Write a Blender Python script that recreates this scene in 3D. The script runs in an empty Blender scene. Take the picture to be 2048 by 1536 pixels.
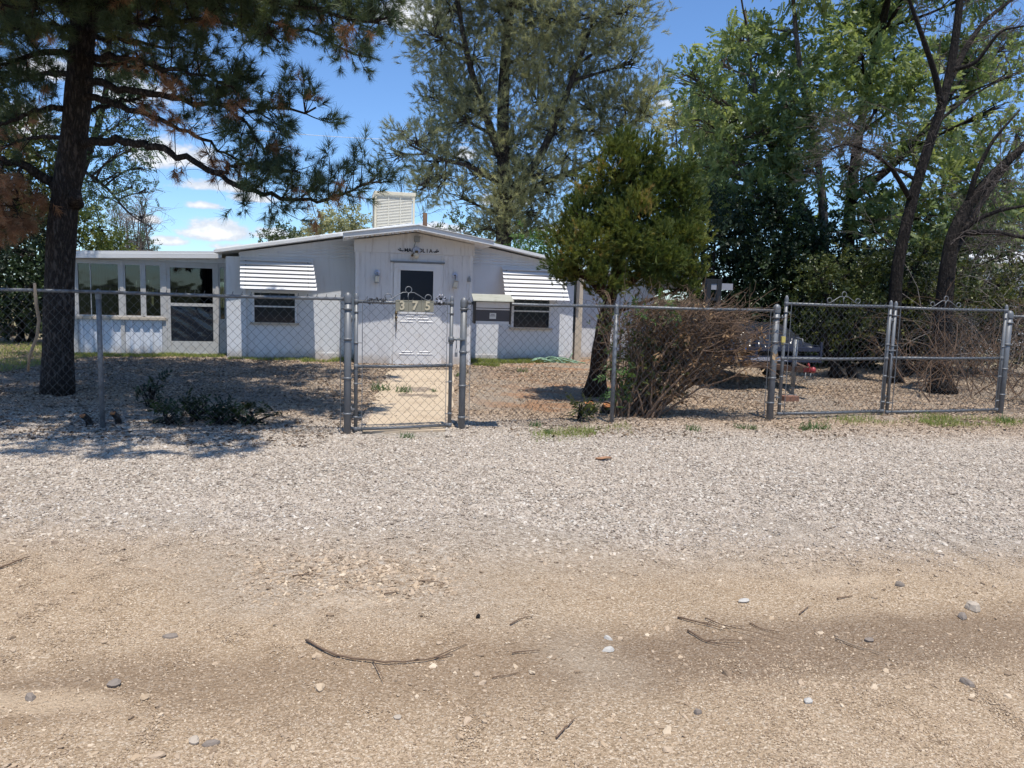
import bpy, math, random
import numpy as np
from mathutils import Vector, Matrix, Euler

scene = bpy.context.scene
COL = scene.collection
PI = math.pi
R = math.radians
random.seed(7)

# ------------------------------------------------------------------ camera
F_PX, CAM_H, PITCH, ROLL = 1540.0, 1.4, R(6.6), R(1.65)
cam_data = bpy.data.cameras.new('camera')
cam_data.sensor_width = 36.0
cam_data.lens = F_PX / 2048.0 * 36.0
cam_data.clip_start = 0.05
cam_data.clip_end = 4000.0
camera = bpy.data.objects.new('camera', cam_data)
COL.objects.link(camera)
camera.matrix_world = (Matrix.Translation((0, 0, CAM_H)) @ Matrix.Rotation(PI / 2 - PITCH, 4, 'X')
                       @ Matrix.Rotation(ROLL, 4, 'Z'))
scene.camera = camera

# ------------------------------------------------------------------ exposure
scene.view_settings.view_transform = 'Standard'
scene.view_settings.look = 'None'
scene.view_settings.gamma = 1.0
scene.view_settings.exposure = 0.12
scene.cycles.use_denoising = True
scene.cycles.max_bounces = 5
scene.cycles.diffuse_bounces = 3
scene.cycles.glossy_bounces = 3
scene.cycles.transmission_bounces = 4
scene.cycles.transparent_max_bounces = 10
scene.cycles.adaptive_threshold = 0.02

# ------------------------------------------------------------------ sun and sky
SUN_DIR = Vector((0.09, -0.285, 1.0)).normalized()
sun_data = bpy.data.lights.new('sun', 'SUN')
sun_data.energy = 4.9
sun_data.angle = R(0.5)
sun_data.color = (1.0, 0.95, 0.87)
sun = bpy.data.objects.new('sun', sun_data)
COL.objects.link(sun)
sun.rotation_euler = (-SUN_DIR).to_track_quat('-Z', 'Y').to_euler()
sun.location = (0, 0, 40)

world = bpy.data.worlds.new('World')
scene.world = world
world.use_nodes = True


class NT:
    """small helper to write node trees"""
    def __init__(self, nt):
        self.nt = nt
        self.n = nt.nodes
        self.l = nt.links

    def node(self, kind, **kw):
        nd = self.n.new(kind)
        for k, v in kw.items():
            setattr(nd, k, v)
        return nd

    def put(self, sock, val):
        if isinstance(val, bpy.types.NodeSocket):
            self.l.new(val, sock)
        else:
            sock.default_value = val

    def math(self, op, a, b=0.0, c=0.0, clamp=False):
        nd = self.node('ShaderNodeMath', operation=op, use_clamp=clamp)
        self.put(nd.inputs[0], a)
        self.put(nd.inputs[1], b)
        self.put(nd.inputs[2], c)
        return nd.outputs[0]

    def mix(self, fac, a, b, kind='MIX'):
        nd = self.node('ShaderNodeMix', data_type='RGBA', blend_type=kind)
        self.put(nd.inputs[0], fac)
        self.put(nd.inputs[6], a if isinstance(a, bpy.types.NodeSocket) else (*a[:3], 1))
        self.put(nd.inputs[7], b if isinstance(b, bpy.types.NodeSocket) else (*b[:3], 1))
        return nd.outputs[2]

    def noise(self, vec, scale, detail=3.0, rough=0.55, out='Fac'):
        nd = self.node('ShaderNodeTexNoise')
        nd.inputs['Scale'].default_value = scale
        nd.inputs['Detail'].default_value = detail
        nd.inputs['Roughness'].default_value = rough
        if vec is not None:
            self.l.new(vec, nd.inputs['Vector'])
        return nd.outputs[out]

    def voronoi(self, vec, scale, out='Color', feature='F1', rnd=1.0):
        nd = self.node('ShaderNodeTexVoronoi', feature=feature)
        nd.inputs['Scale'].default_value = scale
        nd.inputs['Randomness'].default_value = rnd
        if vec is not None:
            self.l.new(vec, nd.inputs['Vector'])
        return nd.outputs[out]

    def ramp(self, fac, stops, interp='LINEAR'):
        nd = self.node('ShaderNodeValToRGB')
        cr = nd.color_ramp
        cr.interpolation = interp
        while len(cr.elements) < len(stops):
            cr.elements.new(0.5)
        for e, (p, c) in zip(cr.elements, stops):
            e.position = p
            e.color = (*c[:3], 1) if not isinstance(c, (int, float)) else (c, c, c, 1)
        self.l.new(fac, nd.inputs[0])
        return nd.outputs[0]

    def smooth(self, x, lo, hi):
        nd = self.node('ShaderNodeMapRange', interpolation_type='SMOOTHSTEP')
        self.put(nd.inputs[0], x)
        self.put(nd.inputs[1], lo)
        self.put(nd.inputs[2], hi)
        return nd.outputs[0]

    def scaled(self, vec, s):
        nd = self.node('ShaderNodeMapping')
        nd.inputs['Scale'].default_value = s
        self.l.new(vec, nd.inputs['Vector'])
        return nd.outputs[0]

    def bump(self, height, strength, dist, normal=None):
        nd = self.node('ShaderNodeBump')
        nd.inputs['Strength'].default_value = strength
        nd.inputs['Distance'].default_value = dist
        self.l.new(height, nd.inputs['Height'])
        if normal is not None:
            self.l.new(normal, nd.inputs['Normal'])
        return nd.outputs[0]


def ray(px, py):
    """direction of the view ray through a pixel of the 2048 x 1536 photograph"""
    m = camera.matrix_world.to_3x3()
    return m @ Vector(((px - 1024) / F_PX, -(py - 768) / F_PX, -1.0))


def at(px, py, Y):
    d = ray(px, py)
    return Vector((0, 0, CAM_H)) + d * (Y / d.y)


def gnd(px, py, z=0.0):
    d = ray(px, py)
    return Vector((0, 0, CAM_H)) + d * ((z - CAM_H) / d.z)


def build_world():
    w = NT(world.node_tree)
    bg = w.n['Background']
    sky = w.node('ShaderNodeTexSky', sky_type='NISHITA')
    sky.sun_disc = False
    sky.sun_elevation = math.asin(SUN_DIR.z)
    sky.sun_rotation = math.atan2(SUN_DIR.x, SUN_DIR.y)
    sky.altitude = 1200
    sky.air_density = 1.0
    sky.dust_density = 0.6
    sky.ozone_density = 2.5
    tc = w.node('ShaderNodeTexCoord')
    d = tc.outputs['Generated']
    sep = w.node('ShaderNodeSeparateXYZ')
    w.l.new(d, sep.inputs[0])
    az = w.math('ARCTAN2', sep.outputs[0], sep.outputs[1])
    el = w.math('ARCSINE', sep.outputs[2])
    # clouds standing low over the horizon: azimuth, elevation, half width, half height
    clouds = []
    for px, py, rw, rh in [(345, 315, 105, 42), (430, 375, 85, 18), (408, 412, 48, 14), (510, 400, 60, 14),
                           (430, 468, 80, 26), (545, 470, 50, 18), (330, 484, 46, 15), (925, 312, 34, 20),
                           (815, 35, 70, 45), (1010, 405, 60, 18), (880, 460, 70, 16), (250, 190, 80, 40),
                           (100, 140, 60, 40), (1120, 460, 60, 14), (30, 250, 60, 40), (720, 470, 50, 12),
                           (1450, 250, 50, 16), (1330, 210, 36, 14), (1880, 560, 90, 18), (285, 440, 40, 12),
                           (490, 497, 80, 9), (1560, 150, 30, 12)]:
        v = ray(px, py).normalized()
        clouds.append((math.atan2(v.x, v.y), math.asin(v.z), rw * 1.05 / F_PX, rh * 1.1 / F_PX))
    m = None
    for (a, e, ra, re) in clouds:
        da = w.math('MULTIPLY', w.math('SUBTRACT', az, a), 1 / ra)
        de0 = w.math('SUBTRACT', el, e)
        de = w.math('MAXIMUM', w.math('MULTIPLY', de0, 1 / re), w.math('MULTIPLY', de0, -1.9 / re))
        q = w.math('ADD', w.math('MULTIPLY', da, da), w.math('MULTIPLY', de, de))
        g = w.math('SUBTRACT', 1.0, w.math('SQRT', q))
        m = g if m is None else w.math('MAXIMUM', m, g)
    st = w.scaled(d, (1.0, 1.0, 1.7))
    # the rest of the sky carries the same fair weather clouds
    rest = w.math('SUBTRACT', w.math('MULTIPLY', w.noise(st, 4.0, 1.0), 2.4), 1.75)
    m = w.math('MAXIMUM', m, w.math('ADD', rest, w.math('MULTIPLY', w.smooth(w.math('ABSOLUTE', az), 0.95, 0.7), -2.0)))
    nz = w.noise(st, 16.0, 5.0, 0.6)
    nz2 = w.noise(st, 45.0, 3.0, 0.6)
    dens = w.math('ADD', m, w.math('MULTIPLY', w.math('SUBTRACT', nz, 0.5), 2.2))
    dens = w.math('ADD', dens, w.math('MULTIPLY', w.math('SUBTRACT', nz2, 0.5), 0.7))
    cov = w.smooth(dens, 0.05, 0.5)
    shade = w.smooth(w.math('ADD', dens, w.math('MULTIPLY', w.math('SUBTRACT', nz2, 0.5), 2.0)), 0.1, 1.3)
    ccol = w.mix(shade, (6.4, 6.9, 7.8), (9.6, 9.6, 9.7))
    skyc = w.mix(1.0, sky.outputs[0], (1.08, 1.36, 1.66), 'MULTIPLY')
    col = w.mix(w.math('MULTIPLY', cov, 0.93), skyc, ccol)
    w.l.new(col, bg.inputs['Color'])
    bg.inputs['Strength'].default_value = 0.105


build_world()

# ------------------------------------------------------------------ mesh helpers
def nrm(v):
    return v / (np.linalg.norm(v, axis=-1, keepdims=True) + 1e-9)


class MB:
    """collects shapes; build() links them as one mesh object"""
    def __init__(self):
        self.v, self.f, self.s = [], [], []

    def add(self, vs, fs, smooth=False):
        o = len(self.v)
        self.v += [tuple(p) for p in vs]
        self.f += [tuple(i + o for i in q) for q in fs]
        self.s += [smooth] * len(fs)
        return self

    def box(self, x0, x1, y0, y1, z0, z1, m=None):
        vs = [Vector(p) for p in ((x0, y0, z0), (x1, y0, z0), (x1, y1, z0), (x0, y1, z0),
                                  (x0, y0, z1), (x1, y0, z1), (x1, y1, z1), (x0, y1, z1))]
        if m is not None:
            vs = [m @ p for p in vs]
        return self.add(vs, [(0, 3, 2, 1), (4, 5, 6, 7), (0, 1, 5, 4), (1, 2, 6, 5), (2, 3, 7, 6), (3, 0, 4, 7)])

    def bar(self, a, b, w, h, up=(0, 0, 1)):
        """a rectangular bar from a to b"""
        a, b = Vector(a), Vector(b)
        d = (b - a)
        L = d.length
        z = d.normalized()
        x = Vector(up).cross(z)
        if x.length < 1e-4:
            x = Vector((1, 0, 0)).cross(z)
        x.normalize()
        y = z.cross(x)
        m = Matrix((x, y, z)).transposed().to_4x4()
        m.translation = a
        return self.box(-w / 2, w / 2, -h / 2, h / 2, 0, L, m)

    def prism(self, poly, v0, v1, axis='y'):
        """polygon in (a, b) = (x, z) pushed along y, or (y, z) along x, or (x, y) along z"""
        n = len(poly)
        mk = {'y': lambda a, b, c: (a, c, b), 'x': lambda a, b, c: (c, a, b), 'z': lambda a, b, c: (a, b, c)}[axis]
        vs = [mk(a, b, v0) for a, b in poly] + [mk(a, b, v1) for a, b in poly]
        fs = [tuple(range(n)), tuple(range(2 * n - 1, n - 1, -1))]
        fs += [(i, i + n, (i + 1) % n + n, (i + 1) % n) for i in range(n)]
        return self.add(vs, fs)

    def tube(self, pts, r, n=8, smooth=True, caps=True, closed=False):
        P = np.array([tuple(p) for p in pts], float)
        k = len(P)
        rr = np.full(k, r, float) if np.isscalar(r) else np.array(r, float)
        if closed:
            T = np.roll(P, -1, 0) - np.roll(P, 1, 0)
        else:
            T = np.gradient(P, axis=0)
        T = nrm(T)
        ref = np.array([0, 0, 1.0]) if abs(T[0][2]) < 0.9 else np.array([1.0, 0, 0])
        X = np.zeros_like(P)
        x = np.cross(T[0], ref)
        for i in range(k):
            x = x - T[i] * np.dot(x, T[i])
            x = x / (np.linalg.norm(x) + 1e-9)
            X[i] = x
        Yv = np.cross(T, X)
        a = np.arange(n) * 2 * PI / n
        V = P[:, None, :] + rr[:, None, None] * (np.cos(a)[None, :, None] * X[:, None, :]
                                                 + np.sin(a)[None, :, None] * Yv[:, None, :])
        vs = V.reshape(-1, 3).tolist()
        fs = []
        for i in range(k if closed else k - 1):
            j = (i + 1) % k
            for q in range(n):
                q2 = (q + 1) % n
                fs.append((i * n + q, i * n + q2, j * n + q2, j * n + q))
        self.add(vs, fs, smooth)
        if caps and not closed and n > 2:
            o = len(self.v) - k * n
            self.f += [tuple(o + q for q in range(n - 1, -1, -1)), tuple(o + (k - 1) * n + q for q in range(n))]
            self.s += [False, False]
        return self

    def lathe(self, prof, c=(0, 0, 0), n=16, m=None):
        vs, fs = [], []
        for r_, z in prof:
            for q in range(n):
                p = Vector((r_ * math.cos(2 * PI * q / n), r_ * math.sin(2 * PI * q / n), z))
                if m is not None:
                    p = m @ p
                vs.append(p + Vector(c))
        for i in range(len(prof) - 1):
            for q in range(n):
                q2 = (q + 1) % n
                fs.append((i * n + q, i * n + q2, (i + 1) * n + q2, (i + 1) * n + q))
        self.add(vs, fs, True)
        return self

    def cut(self):
        """start the next separate piece"""
        self.marks = getattr(self, 'marks', [])
        self.marks.append((len(self.v), len(self.f)))
        return self

    def build_each(self, name, m, parent=None, bevel=0.0):
        """every piece begun with cut() becomes an object of its own"""
        mk = self.marks + [(len(self.v), len(self.f))]
        for (v0, f0), (v1, f1) in zip(mk[:-1], mk[1:]):
            if f1 > f0:
                q = MB()
                q.v, q.s = self.v[v0:v1], self.s[f0:f1]
                q.f = [tuple(i - v0 for i in f) for f in self.f[f0:f1]]
                q.build(name, m, parent, bevel)

    def build(self, name, m, parent=None, bevel=0.0, loc=None):
        me = bpy.data.meshes.new(name)
        me.from_pydata(self.v, [], self.f)
        me.polygons.foreach_set('use_smooth', self.s)
        me.materials.append(m)
        me.update()
        o = bpy.data.objects.new(name, me)
        COL.objects.link(o)
        if parent is not None:
            o.parent = parent
        if loc is not None:
            o.location = loc
        if bevel:
            b = o.modifiers.new('bevel', 'BEVEL')
            b.width = bevel
            b.segments = 2
            b.limit_method = 'ANGLE'
            b.angle_limit = R(40)
            b.harden_normals = False
        return o


def npmesh(name, V, T, m, parent=None, tint=None, smooth=False):
    """one mesh object out of big arrays of triangles"""
    me = bpy.data.meshes.new(name)
    V = np.ascontiguousarray(V, np.float32)
    T = np.ascontiguousarray(T, np.int32)
    me.vertices.add(len(V))
    me.vertices.foreach_set('co', V.ravel())
    me.loops.add(T.size)
    me.loops.foreach_set('vertex_index', T.ravel())
    me.polygons.add(len(T))
    me.polygons.foreach_set('loop_start', np.arange(0, T.size, 3, dtype=np.int32))
    if tint is not None:
        at_ = me.attributes.new('tint', 'FLOAT', 'POINT')
        at_.data.foreach_set('value', np.ascontiguousarray(tint, np.float32))
    me.update(calc_edges=True)
    me.materials.append(m)
    o = bpy.data.objects.new(name, me)
    COL.objects.link(o)
    if parent is not None:
        o.parent = parent
    return o


def tag(o, label=None, cat=None, group=None, kind=None):
    if label:
        o['label'] = label
    if cat:
        o['category'] = cat
    if group:
        o['group'] = group
    if kind:
        o['kind'] = kind
    return o


def thing(name, label, cat, loc=(0, 0, 0), rz=0.0, group=None):
    o = bpy.data.objects.new(name, None)
    o.empty_display_size = 0.2
    COL.objects.link(o)
    o.location = loc
    o.rotation_euler = (0, 0, rz)
    return tag(o, label, cat, group)


def text_mesh(txt, size, depth, bold=0.0):
    """verts and faces of extruded lettering lying in x, z (front towards -y), centred on the origin"""
    cu = bpy.data.curves.new('t', 'FONT')
    cu.body = txt
    cu.size = size
    cu.extrude = depth / 2
    cu.offset = bold
    cu.align_x = 'CENTER'
    cu.align_y = 'CENTER'
    cu.resolution_u = 4
    o = bpy.data.objects.new('t', cu)
    COL.objects.link(o)
    dg = bpy.context.evaluated_depsgraph_get()
    me = bpy.data.meshes.new_from_object(o.evaluated_get(dg))
    vs = [(v.co.x, -v.co.z, v.co.y) for v in me.vertices]
    fs = [tuple(p.vertices) for p in me.polygons]
    bpy.data.objects.remove(o)
    bpy.data.meshes.remove(me)
    bpy.data.curves.remove(cu)
    return vs, fs


# ------------------------------------------------------------------ materials
def new_mat(name):
    m = bpy.data.materials.new(name)
    m.use_nodes = True
    t = NT(m.node_tree)
    b = t.n['Principled BSDF']
    g = t.node('ShaderNodeNewGeometry')
    tc = t.node('ShaderNodeTexCoord')
    return m, t, b, tc.outputs['Object'], g


def plain(name, col, rough=0.6, metal=0.0, var=0.12, scale=6.0, bump=0.0, spec=0.5, stain=None, stain_amt=0.5,
          stain_scale=2.0, streak=False, splash=False):
    """a painted or bare surface with uneven tone, optional stains and grain"""
    m, t, b, co, g = new_mat(name)
    n1 = t.noise(co, scale, 5.0, 0.6)
    dark = tuple(c * (1 - var) for c in col)
    lite = tuple(min(1, c * (1 + var)) for c in col)
    c = t.mix(n1, dark, lite)
    if stain:
        sc = t.scaled(co, (1, 1, 0.12)) if streak else co
        n2 = t.noise(sc, stain_scale * (6 if streak else 1), 5.0, 0.65)
        c = t.mix(t.math('MULTIPLY', t.smooth(n2, 0.5, 0.75), stain_amt), c, stain)
    if splash:                                        # mud splashed up from the ground, uneven along the wall
        sp = t.node('ShaderNodeSeparateXYZ')
        t.l.new(g.outputs['Position'], sp.inputs[0])
        hgt = t.math('ADD', sp.outputs[2], t.math('MULTIPLY', t.math('SUBTRACT', t.noise(co, 5.0, 5.0, 0.7), 0.5), 0.5))
        c = t.mix(t.math('MULTIPLY', t.smooth(hgt, 0.24, 0.0), 0.6), c, (0.36, 0.28, 0.20))
    t.l.new(c, b.inputs['Base Color'])
    b.inputs['Metallic'].default_value = metal
    t.l.new(t.math('ADD', rough - 0.08, t.math('MULTIPLY', n1, 0.16)), b.inputs['Roughness'])
    b.inputs['Specular IOR Level'].default_value = spec
    if bump:
        t.l.new(t.bump(t.noise(co, scale * 8, 4.0), bump, 0.01), b.inputs['Normal'])
    return m


def leaf_mat(name, stops, rough=0.55, trans=0.3, tcol=(1.25, 1.25, 0.7), spec=0.3):
    """leaves and needles: colour by the clump's own tint, light passing through"""
    m, t, b, co, g = new_mat(name)
    a = t.node('ShaderNodeAttribute', attribute_name='tint')
    c = t.ramp(a.outputs['Fac'], stops)
    t.l.new(c, b.inputs['Base Color'])
    b.inputs['Roughness'].default_value = rough
    b.inputs['Specular IOR Level'].default_value = spec
    tr = t.node('ShaderNodeBsdfTranslucent')
    t.l.new(t.mix(1.0, c, tcol, 'MULTIPLY'), tr.inputs['Color'])
    mx = t.node('ShaderNodeMixShader')
    mx.inputs[0].default_value = trans
    t.l.new(b.outputs[0], mx.inputs[1])
    t.l.new(tr.outputs[0], mx.inputs[2])
    t.l.new(mx.outputs[0], t.n['Material Output'].inputs['Surface'])
    return m


def bark_mat(name, c0, c1, scale=14.0, stretch=0.25, strength=0.9):
    m, t, b, co, g = new_mat(name)
    s = t.scaled(co, (1, 1, stretch))
    ridge = t.math('ABSOLUTE', t.math('SUBTRACT', t.noise(s, scale * 1.3, 4.0, 0.6), 0.5))
    n = t.noise(co, scale * 3.0, 6.0, 0.65)
    crack = t.smooth(ridge, 0.0, 0.16)
    c = t.mix(t.math('MULTIPLY', crack, n, clamp=True), c0, c1)
    t.l.new(c, b.inputs['Base Color'])
    b.inputs['Roughness'].default_value = 0.9
    b.inputs['Specular IOR Level'].default_value = 0.15
    h = t.math('ADD', crack, t.math('MULTIPLY', n, 0.8))
    t.l.new(t.bump(h, strength, 0.02), b.inputs['Normal'])
    return m


def glass_mat(name, tint, seen=0.75, rough=0.03):
    """window glass: partly see-through, partly mirror"""
    m, t, b, co, g = new_mat(name)
    t.n.remove(b)
    tr = t.node('ShaderNodeBsdfTransparent')
    tr.inputs[0].default_value = (*tint, 1)
    gl = t.node('ShaderNodeBsdfGlossy')
    gl.inputs['Roughness'].default_value = rough
    gl.inputs['Color'].default_value = (0.9, 0.95, 0.95, 1)
    t.l.new(t.bump(t.noise(co, 2.2, 2.0), 0.06, 0.05), gl.inputs['Normal'])
    fr = t.node('ShaderNodeFresnel')
    fr.inputs[0].default_value = 1.5
    mx = t.node('ShaderNodeMixShader')
    t.l.new(t.math('ADD', t.math('MULTIPLY', fr.outputs[0], 1.4), 1 - seen - 0.04, clamp=True), mx.inputs[0])
    t.l.new(tr.outputs[0], mx.inputs[1])
    t.l.new(gl.outputs[0], mx.inputs[2])
    t.l.new(mx.outputs[0], t.n['Material Output'].inputs['Surface'])
    return m


M = {}
M['galv'] = plain('galvanised_steel', (0.165, 0.17, 0.175), 0.5, 0.3, 0.22, 9.0, 0.05)
M['galv_worn'] = plain('worn_steel_pipe', (0.20, 0.205, 0.21), 0.5, 0.35, 0.3, 22.0, 0.1, stain=(0.07, 0.065, 0.06), stain_amt=0.8, stain_scale=9)
M['wire'] = plain('mesh_wire', (0.085, 0.09, 0.095), 0.5, 0.3, 0.2, 30.0)
M['porch_trim'] = plain('shade_toned_porch_frame', (0.50, 0.485, 0.46), 0.6, 0, 0.08, 7.0, 0.03, stain=(0.36, 0.29, 0.21), stain_amt=0.45, stain_scale=4)  # white frames greyed: the porch's shade is put into the base colour
M['white'] = plain('white_paint', (0.71, 0.715, 0.725), 0.55, 0, 0.04, 3.0, 0.02, stain=(0.48, 0.44, 0.40), stain_amt=0.35, streak=True, splash=True)
M['white_trim'] = plain('white_trim_paint', (0.72, 0.71, 0.70), 0.5, 0, 0.06, 7.0, 0.03, stain=(0.5, 0.42, 0.33), stain_amt=0.4, stain_scale=4)
M['white_metal'] = plain('white_enamel_metal', (0.70, 0.70, 0.70), 0.38, 0, 0.03, 4.0, stain=(0.6, 0.57, 0.52), stain_amt=0.25)
M['roof_white'] = plain('white_roof_metal', (0.76, 0.76, 0.75), 0.45, 0, 0.07, 5.0, 0.05, stain=(0.5, 0.47, 0.42), stain_amt=0.45, stain_scale=3)
M['box_wall'] = plain('weathered_white_panel', (0.665, 0.66, 0.66), 0.65, 0, 0.05, 4.0, 0.05, stain=(0.42, 0.385, 0.375), stain_amt=0.65, stain_scale=3.2, streak=True, splash=True)
M['corr'] = plain('corrugated_white_panel', (0.70, 0.72, 0.76), 0.45, 0, 0.05, 5.0, stain=(0.5, 0.46, 0.4), stain_amt=0.3, streak=True, splash=True)
M['sill'] = plain('weathered_sill', (0.52, 0.44, 0.34), 0.7, 0, 0.15, 9.0, 0.1)
M['cooler'] = plain('cream_cooler_metal', (0.70, 0.64, 0.50), 0.5, 0, 0.05, 5.0, 0.03, stain=(0.55, 0.45, 0.3), stain_amt=0.35, streak=True)
M['louvre'] = plain('cream_louvre', (0.68, 0.65, 0.56), 0.55, 0, 0.06, 9.0)
M['dark'] = plain('dark_interior', (0.035, 0.037, 0.04), 0.8)
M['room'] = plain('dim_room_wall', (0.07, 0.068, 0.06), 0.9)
M['curtain'] = plain('pale_curtain', (0.22, 0.22, 0.20), 0.9, 0, 0.2, 4)
M['glass'] = glass_mat('window_glass', (0.36, 0.40, 0.37), 0.95)
M['dark_glass'] = plain('dark_screened_glass', (0.009, 0.012, 0.022), 0.3, 0, 0.15, 2.0, spec=0.25)
M['pane'] = plain('dark_window_pane', (0.018, 0.022, 0.03), 0.07, 0, 0.3, 1.5, spec=0.35)
M['black'] = plain('black_paint', (0.018, 0.018, 0.02), 0.5, 0, 0.2, 9)
M['mail_dark'] = plain('charcoal_mailbox_paint', (0.036, 0.038, 0.05), 0.5, 0, 0.15, 20, 0.03)
M['mail_pale'] = plain('chalky_mailbox_panel', (0.47, 0.44, 0.42), 0.7, 0, 0.08, 25, 0.05, stain=(0.38, 0.22, 0.14), stain_amt=0.35, stain_scale=14)
M['mail_lid'] = plain('lichen_stained_lid', (0.36, 0.35, 0.28), 0.75, 0, 0.2, 30, 0.1, stain=(0.22, 0.21, 0.15), stain_amt=0.8, stain_scale=12)
M['plate'] = plain('tan_number_plate', (0.27, 0.245, 0.175), 0.5, 0.1, 0.12, 30)
M['digit'] = plain('cream_digit', (0.55, 0.47, 0.32), 0.5, 0, 0.1, 30)
M['brass'] = plain('tarnished_brass', (0.16, 0.12, 0.07), 0.4, 0.7, 0.3, 40)
M['lamp_plastic'] = plain('grey_lamp_plastic', (0.27, 0.28, 0.28), 0.5, 0, 0.1, 40)
M['lamp_blue'] = plain('bluish_lamp_back', (0.50, 0.54, 0.66), 0.4, 0, 0.1, 20)
M['lamp_glass'] = plain('frosted_lamp_glass', (0.66, 0.61, 0.50), 0.2, 0, 0.1, 20)
M['concrete'] = plain('tan_concrete', (0.50, 0.395, 0.275), 0.9, 0, 0.12, 3.0, 0.25, stain=(0.34, 0.25, 0.16), stain_amt=0.5, stain_scale=1.6)
M['navy'] = plain('navy_trailer_paint', (0.02, 0.026, 0.05), 0.4, 0, 0.2, 9)
M['rust'] = plain('rusty_steel', (0.12, 0.07, 0.045), 0.8, 0.2, 0.3, 25, 0.1)
M['tarp'] = plain('black_plastic_sheet', (0.018, 0.018, 0.022), 0.17, 0, 0.2, 5)
M['rubber'] = plain('tyre_rubber', (0.022, 0.022, 0.022), 0.85)
M['red'] = plain('red_coupler_paint', (0.30, 0.028, 0.03), 0.45, 0, 0.15, 20)
M['blue'] = plain('blue_strap', (0.05, 0.13, 0.36), 0.5)
M['yellow'] = plain('yellow_lock_body', (0.55, 0.44, 0.12), 0.45)
M['hose'] = plain('faded_green_hose', (0.22, 0.36, 0.24), 0.5, 0, 0.25, 14)
M['grey_plate'] = plain('grey_sign_plate', (0.33, 0.33, 0.36), 0.5)
M['sticker'] = plain('white_sticker', (0.5, 0.49, 0.47), 0.6)
M['ink'] = plain('grey_ink', (0.12, 0.12, 0.13), 0.7)
M['brick'] = plain('red_brown_brick', (0.22, 0.11, 0.07), 0.9, 0, 0.2, 25, 0.3)
M['cutwood'] = plain('fresh_cut_wood', (0.46, 0.19, 0.07), 0.85, 0, 0.3, 30, 0.2)
M['stickwood'] = plain('dry_pale_stick', (0.30, 0.23, 0.16), 0.9, 0, 0.3, 30, 0.3)
M['twig'] = plain('brown_twig', (0.15, 0.095, 0.06), 0.9, 0, 0.5, 7)
M['twig_dark'] = plain('dark_bare_twig', (0.10, 0.08, 0.068), 0.9, 0, 0.3, 9)
M['twig_grey'] = plain('grey_twig', (0.21, 0.185, 0.165), 0.9, 0, 0.3, 12)
M['dry_leaf'] = plain('dry_orange_leaf', (0.33, 0.18, 0.10), 0.9, 0, 0.3, 30)
M['bark_pine'] = bark_mat('dark_pine_bark', (0.030, 0.024, 0.021), (0.17, 0.135, 0.115), 17, 0.28, 1.0)
M['bark_red'] = bark_mat('shaggy_juniper_bark', (0.03, 0.018, 0.012), (0.13, 0.08, 0.055), 22, 0.12)
M['bark_grey'] = bark_mat('grey_brown_bark', (0.04, 0.033, 0.03), (0.17, 0.14, 0.12), 12, 0.3)
M['bark_dark'] = bark_mat('dark_furrowed_bark', (0.02, 0.017, 0.015), (0.072, 0.058, 0.05), 13, 0.25)
M['bark_pale'] = bark_mat('pale_walnut_bark', (0.08, 0.065, 0.055), (0.27, 0.23, 0.19), 9, 0.4, 0.6)
M['pine_leaf'] = leaf_mat('pine_needles', [(0, (0.050, 0.078, 0.052)), (0.5, (0.092, 0.130, 0.076)), (0.85, (0.135, 0.165, 0.070)), (1, (0.16, 0.165, 0.065))], 0.5, 0.35)
M['pine_dead'] = leaf_mat('dead_pine_needles', [(0, (0.26, 0.13, 0.07)), (1, (0.55, 0.33, 0.19))], 0.8, 0.35, (1.1, 1, .9))
M['soft_leaf'] = leaf_mat('soft_pine_needles', [(0, (0.18, 0.20, 0.125)), (0.45, (0.32, 0.325, 0.19)), (1, (0.52, 0.50, 0.26))], 0.6, 0.42, (1.1, 1.1, 0.85))
M['jun_leaf'] = leaf_mat('juniper_sprays', [(0, (0.055, 0.088, 0.024)), (0.55, (0.140, 0.170, 0.042)), (0.9, (0.25, 0.255, 0.06)), (1, (0.34, 0.24, 0.08))], 0.6, 0.32)
M['ail_leaf'] = leaf_mat('feathery_leaves', [(0, (0.11, 0.16, 0.08)), (0.5, (0.20, 0.26, 0.12)), (1, (0.34, 0.38, 0.17))], 0.4, 0.48)
M['shade_leaf'] = leaf_mat('blue_green_leaves', [(0, (0.036, 0.066, 0.042)), (0.5, (0.065, 0.108, 0.062)), (1, (0.12, 0.165, 0.085))], 0.5, 0.35)
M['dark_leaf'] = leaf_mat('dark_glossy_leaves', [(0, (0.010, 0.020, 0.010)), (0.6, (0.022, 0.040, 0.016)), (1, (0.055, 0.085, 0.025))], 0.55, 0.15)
M['bush_leaf'] = leaf_mat('olive_bush_leaves', [(0, (0.034, 0.048, 0.016)), (0.6, (0.080, 0.098, 0.028)), (1, (0.20, 0.205, 0.06))], 0.4, 0.25)
M['fresh_leaf'] = leaf_mat('fresh_green_leaves', [(0, (0.05, 0.10, 0.03)), (1, (0.14, 0.24, 0.07))], 0.45, 0.35)
M['far_leaf'] = leaf_mat('far_tree_leaves', [(0, (0.055, 0.085, 0.040)), (1, (0.12, 0.15, 0.07))], 0.6, 0.3)
M['brown_leaf'] = leaf_mat('dead_brown_leaves', [(0, (0.13, 0.08, 0.045)), (0.6, (0.30, 0.18, 0.09)), (1, (0.50, 0.34, 0.19))], 0.8, 0.2, (1, 1, 1))
M['grass'] = leaf_mat('grass_blades', [(0, (0.15, 0.20, 0.045)), (0.6, (0.24, 0.29, 0.08)), (1, (0.38, 0.32, 0.15))], 0.6, 0.35)
M['weed'] = leaf_mat('weed_blades', [(0, (0.06, 0.12, 0.05)), (1, (0.14, 0.21, 0.08))], 0.6, 0.35)
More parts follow.
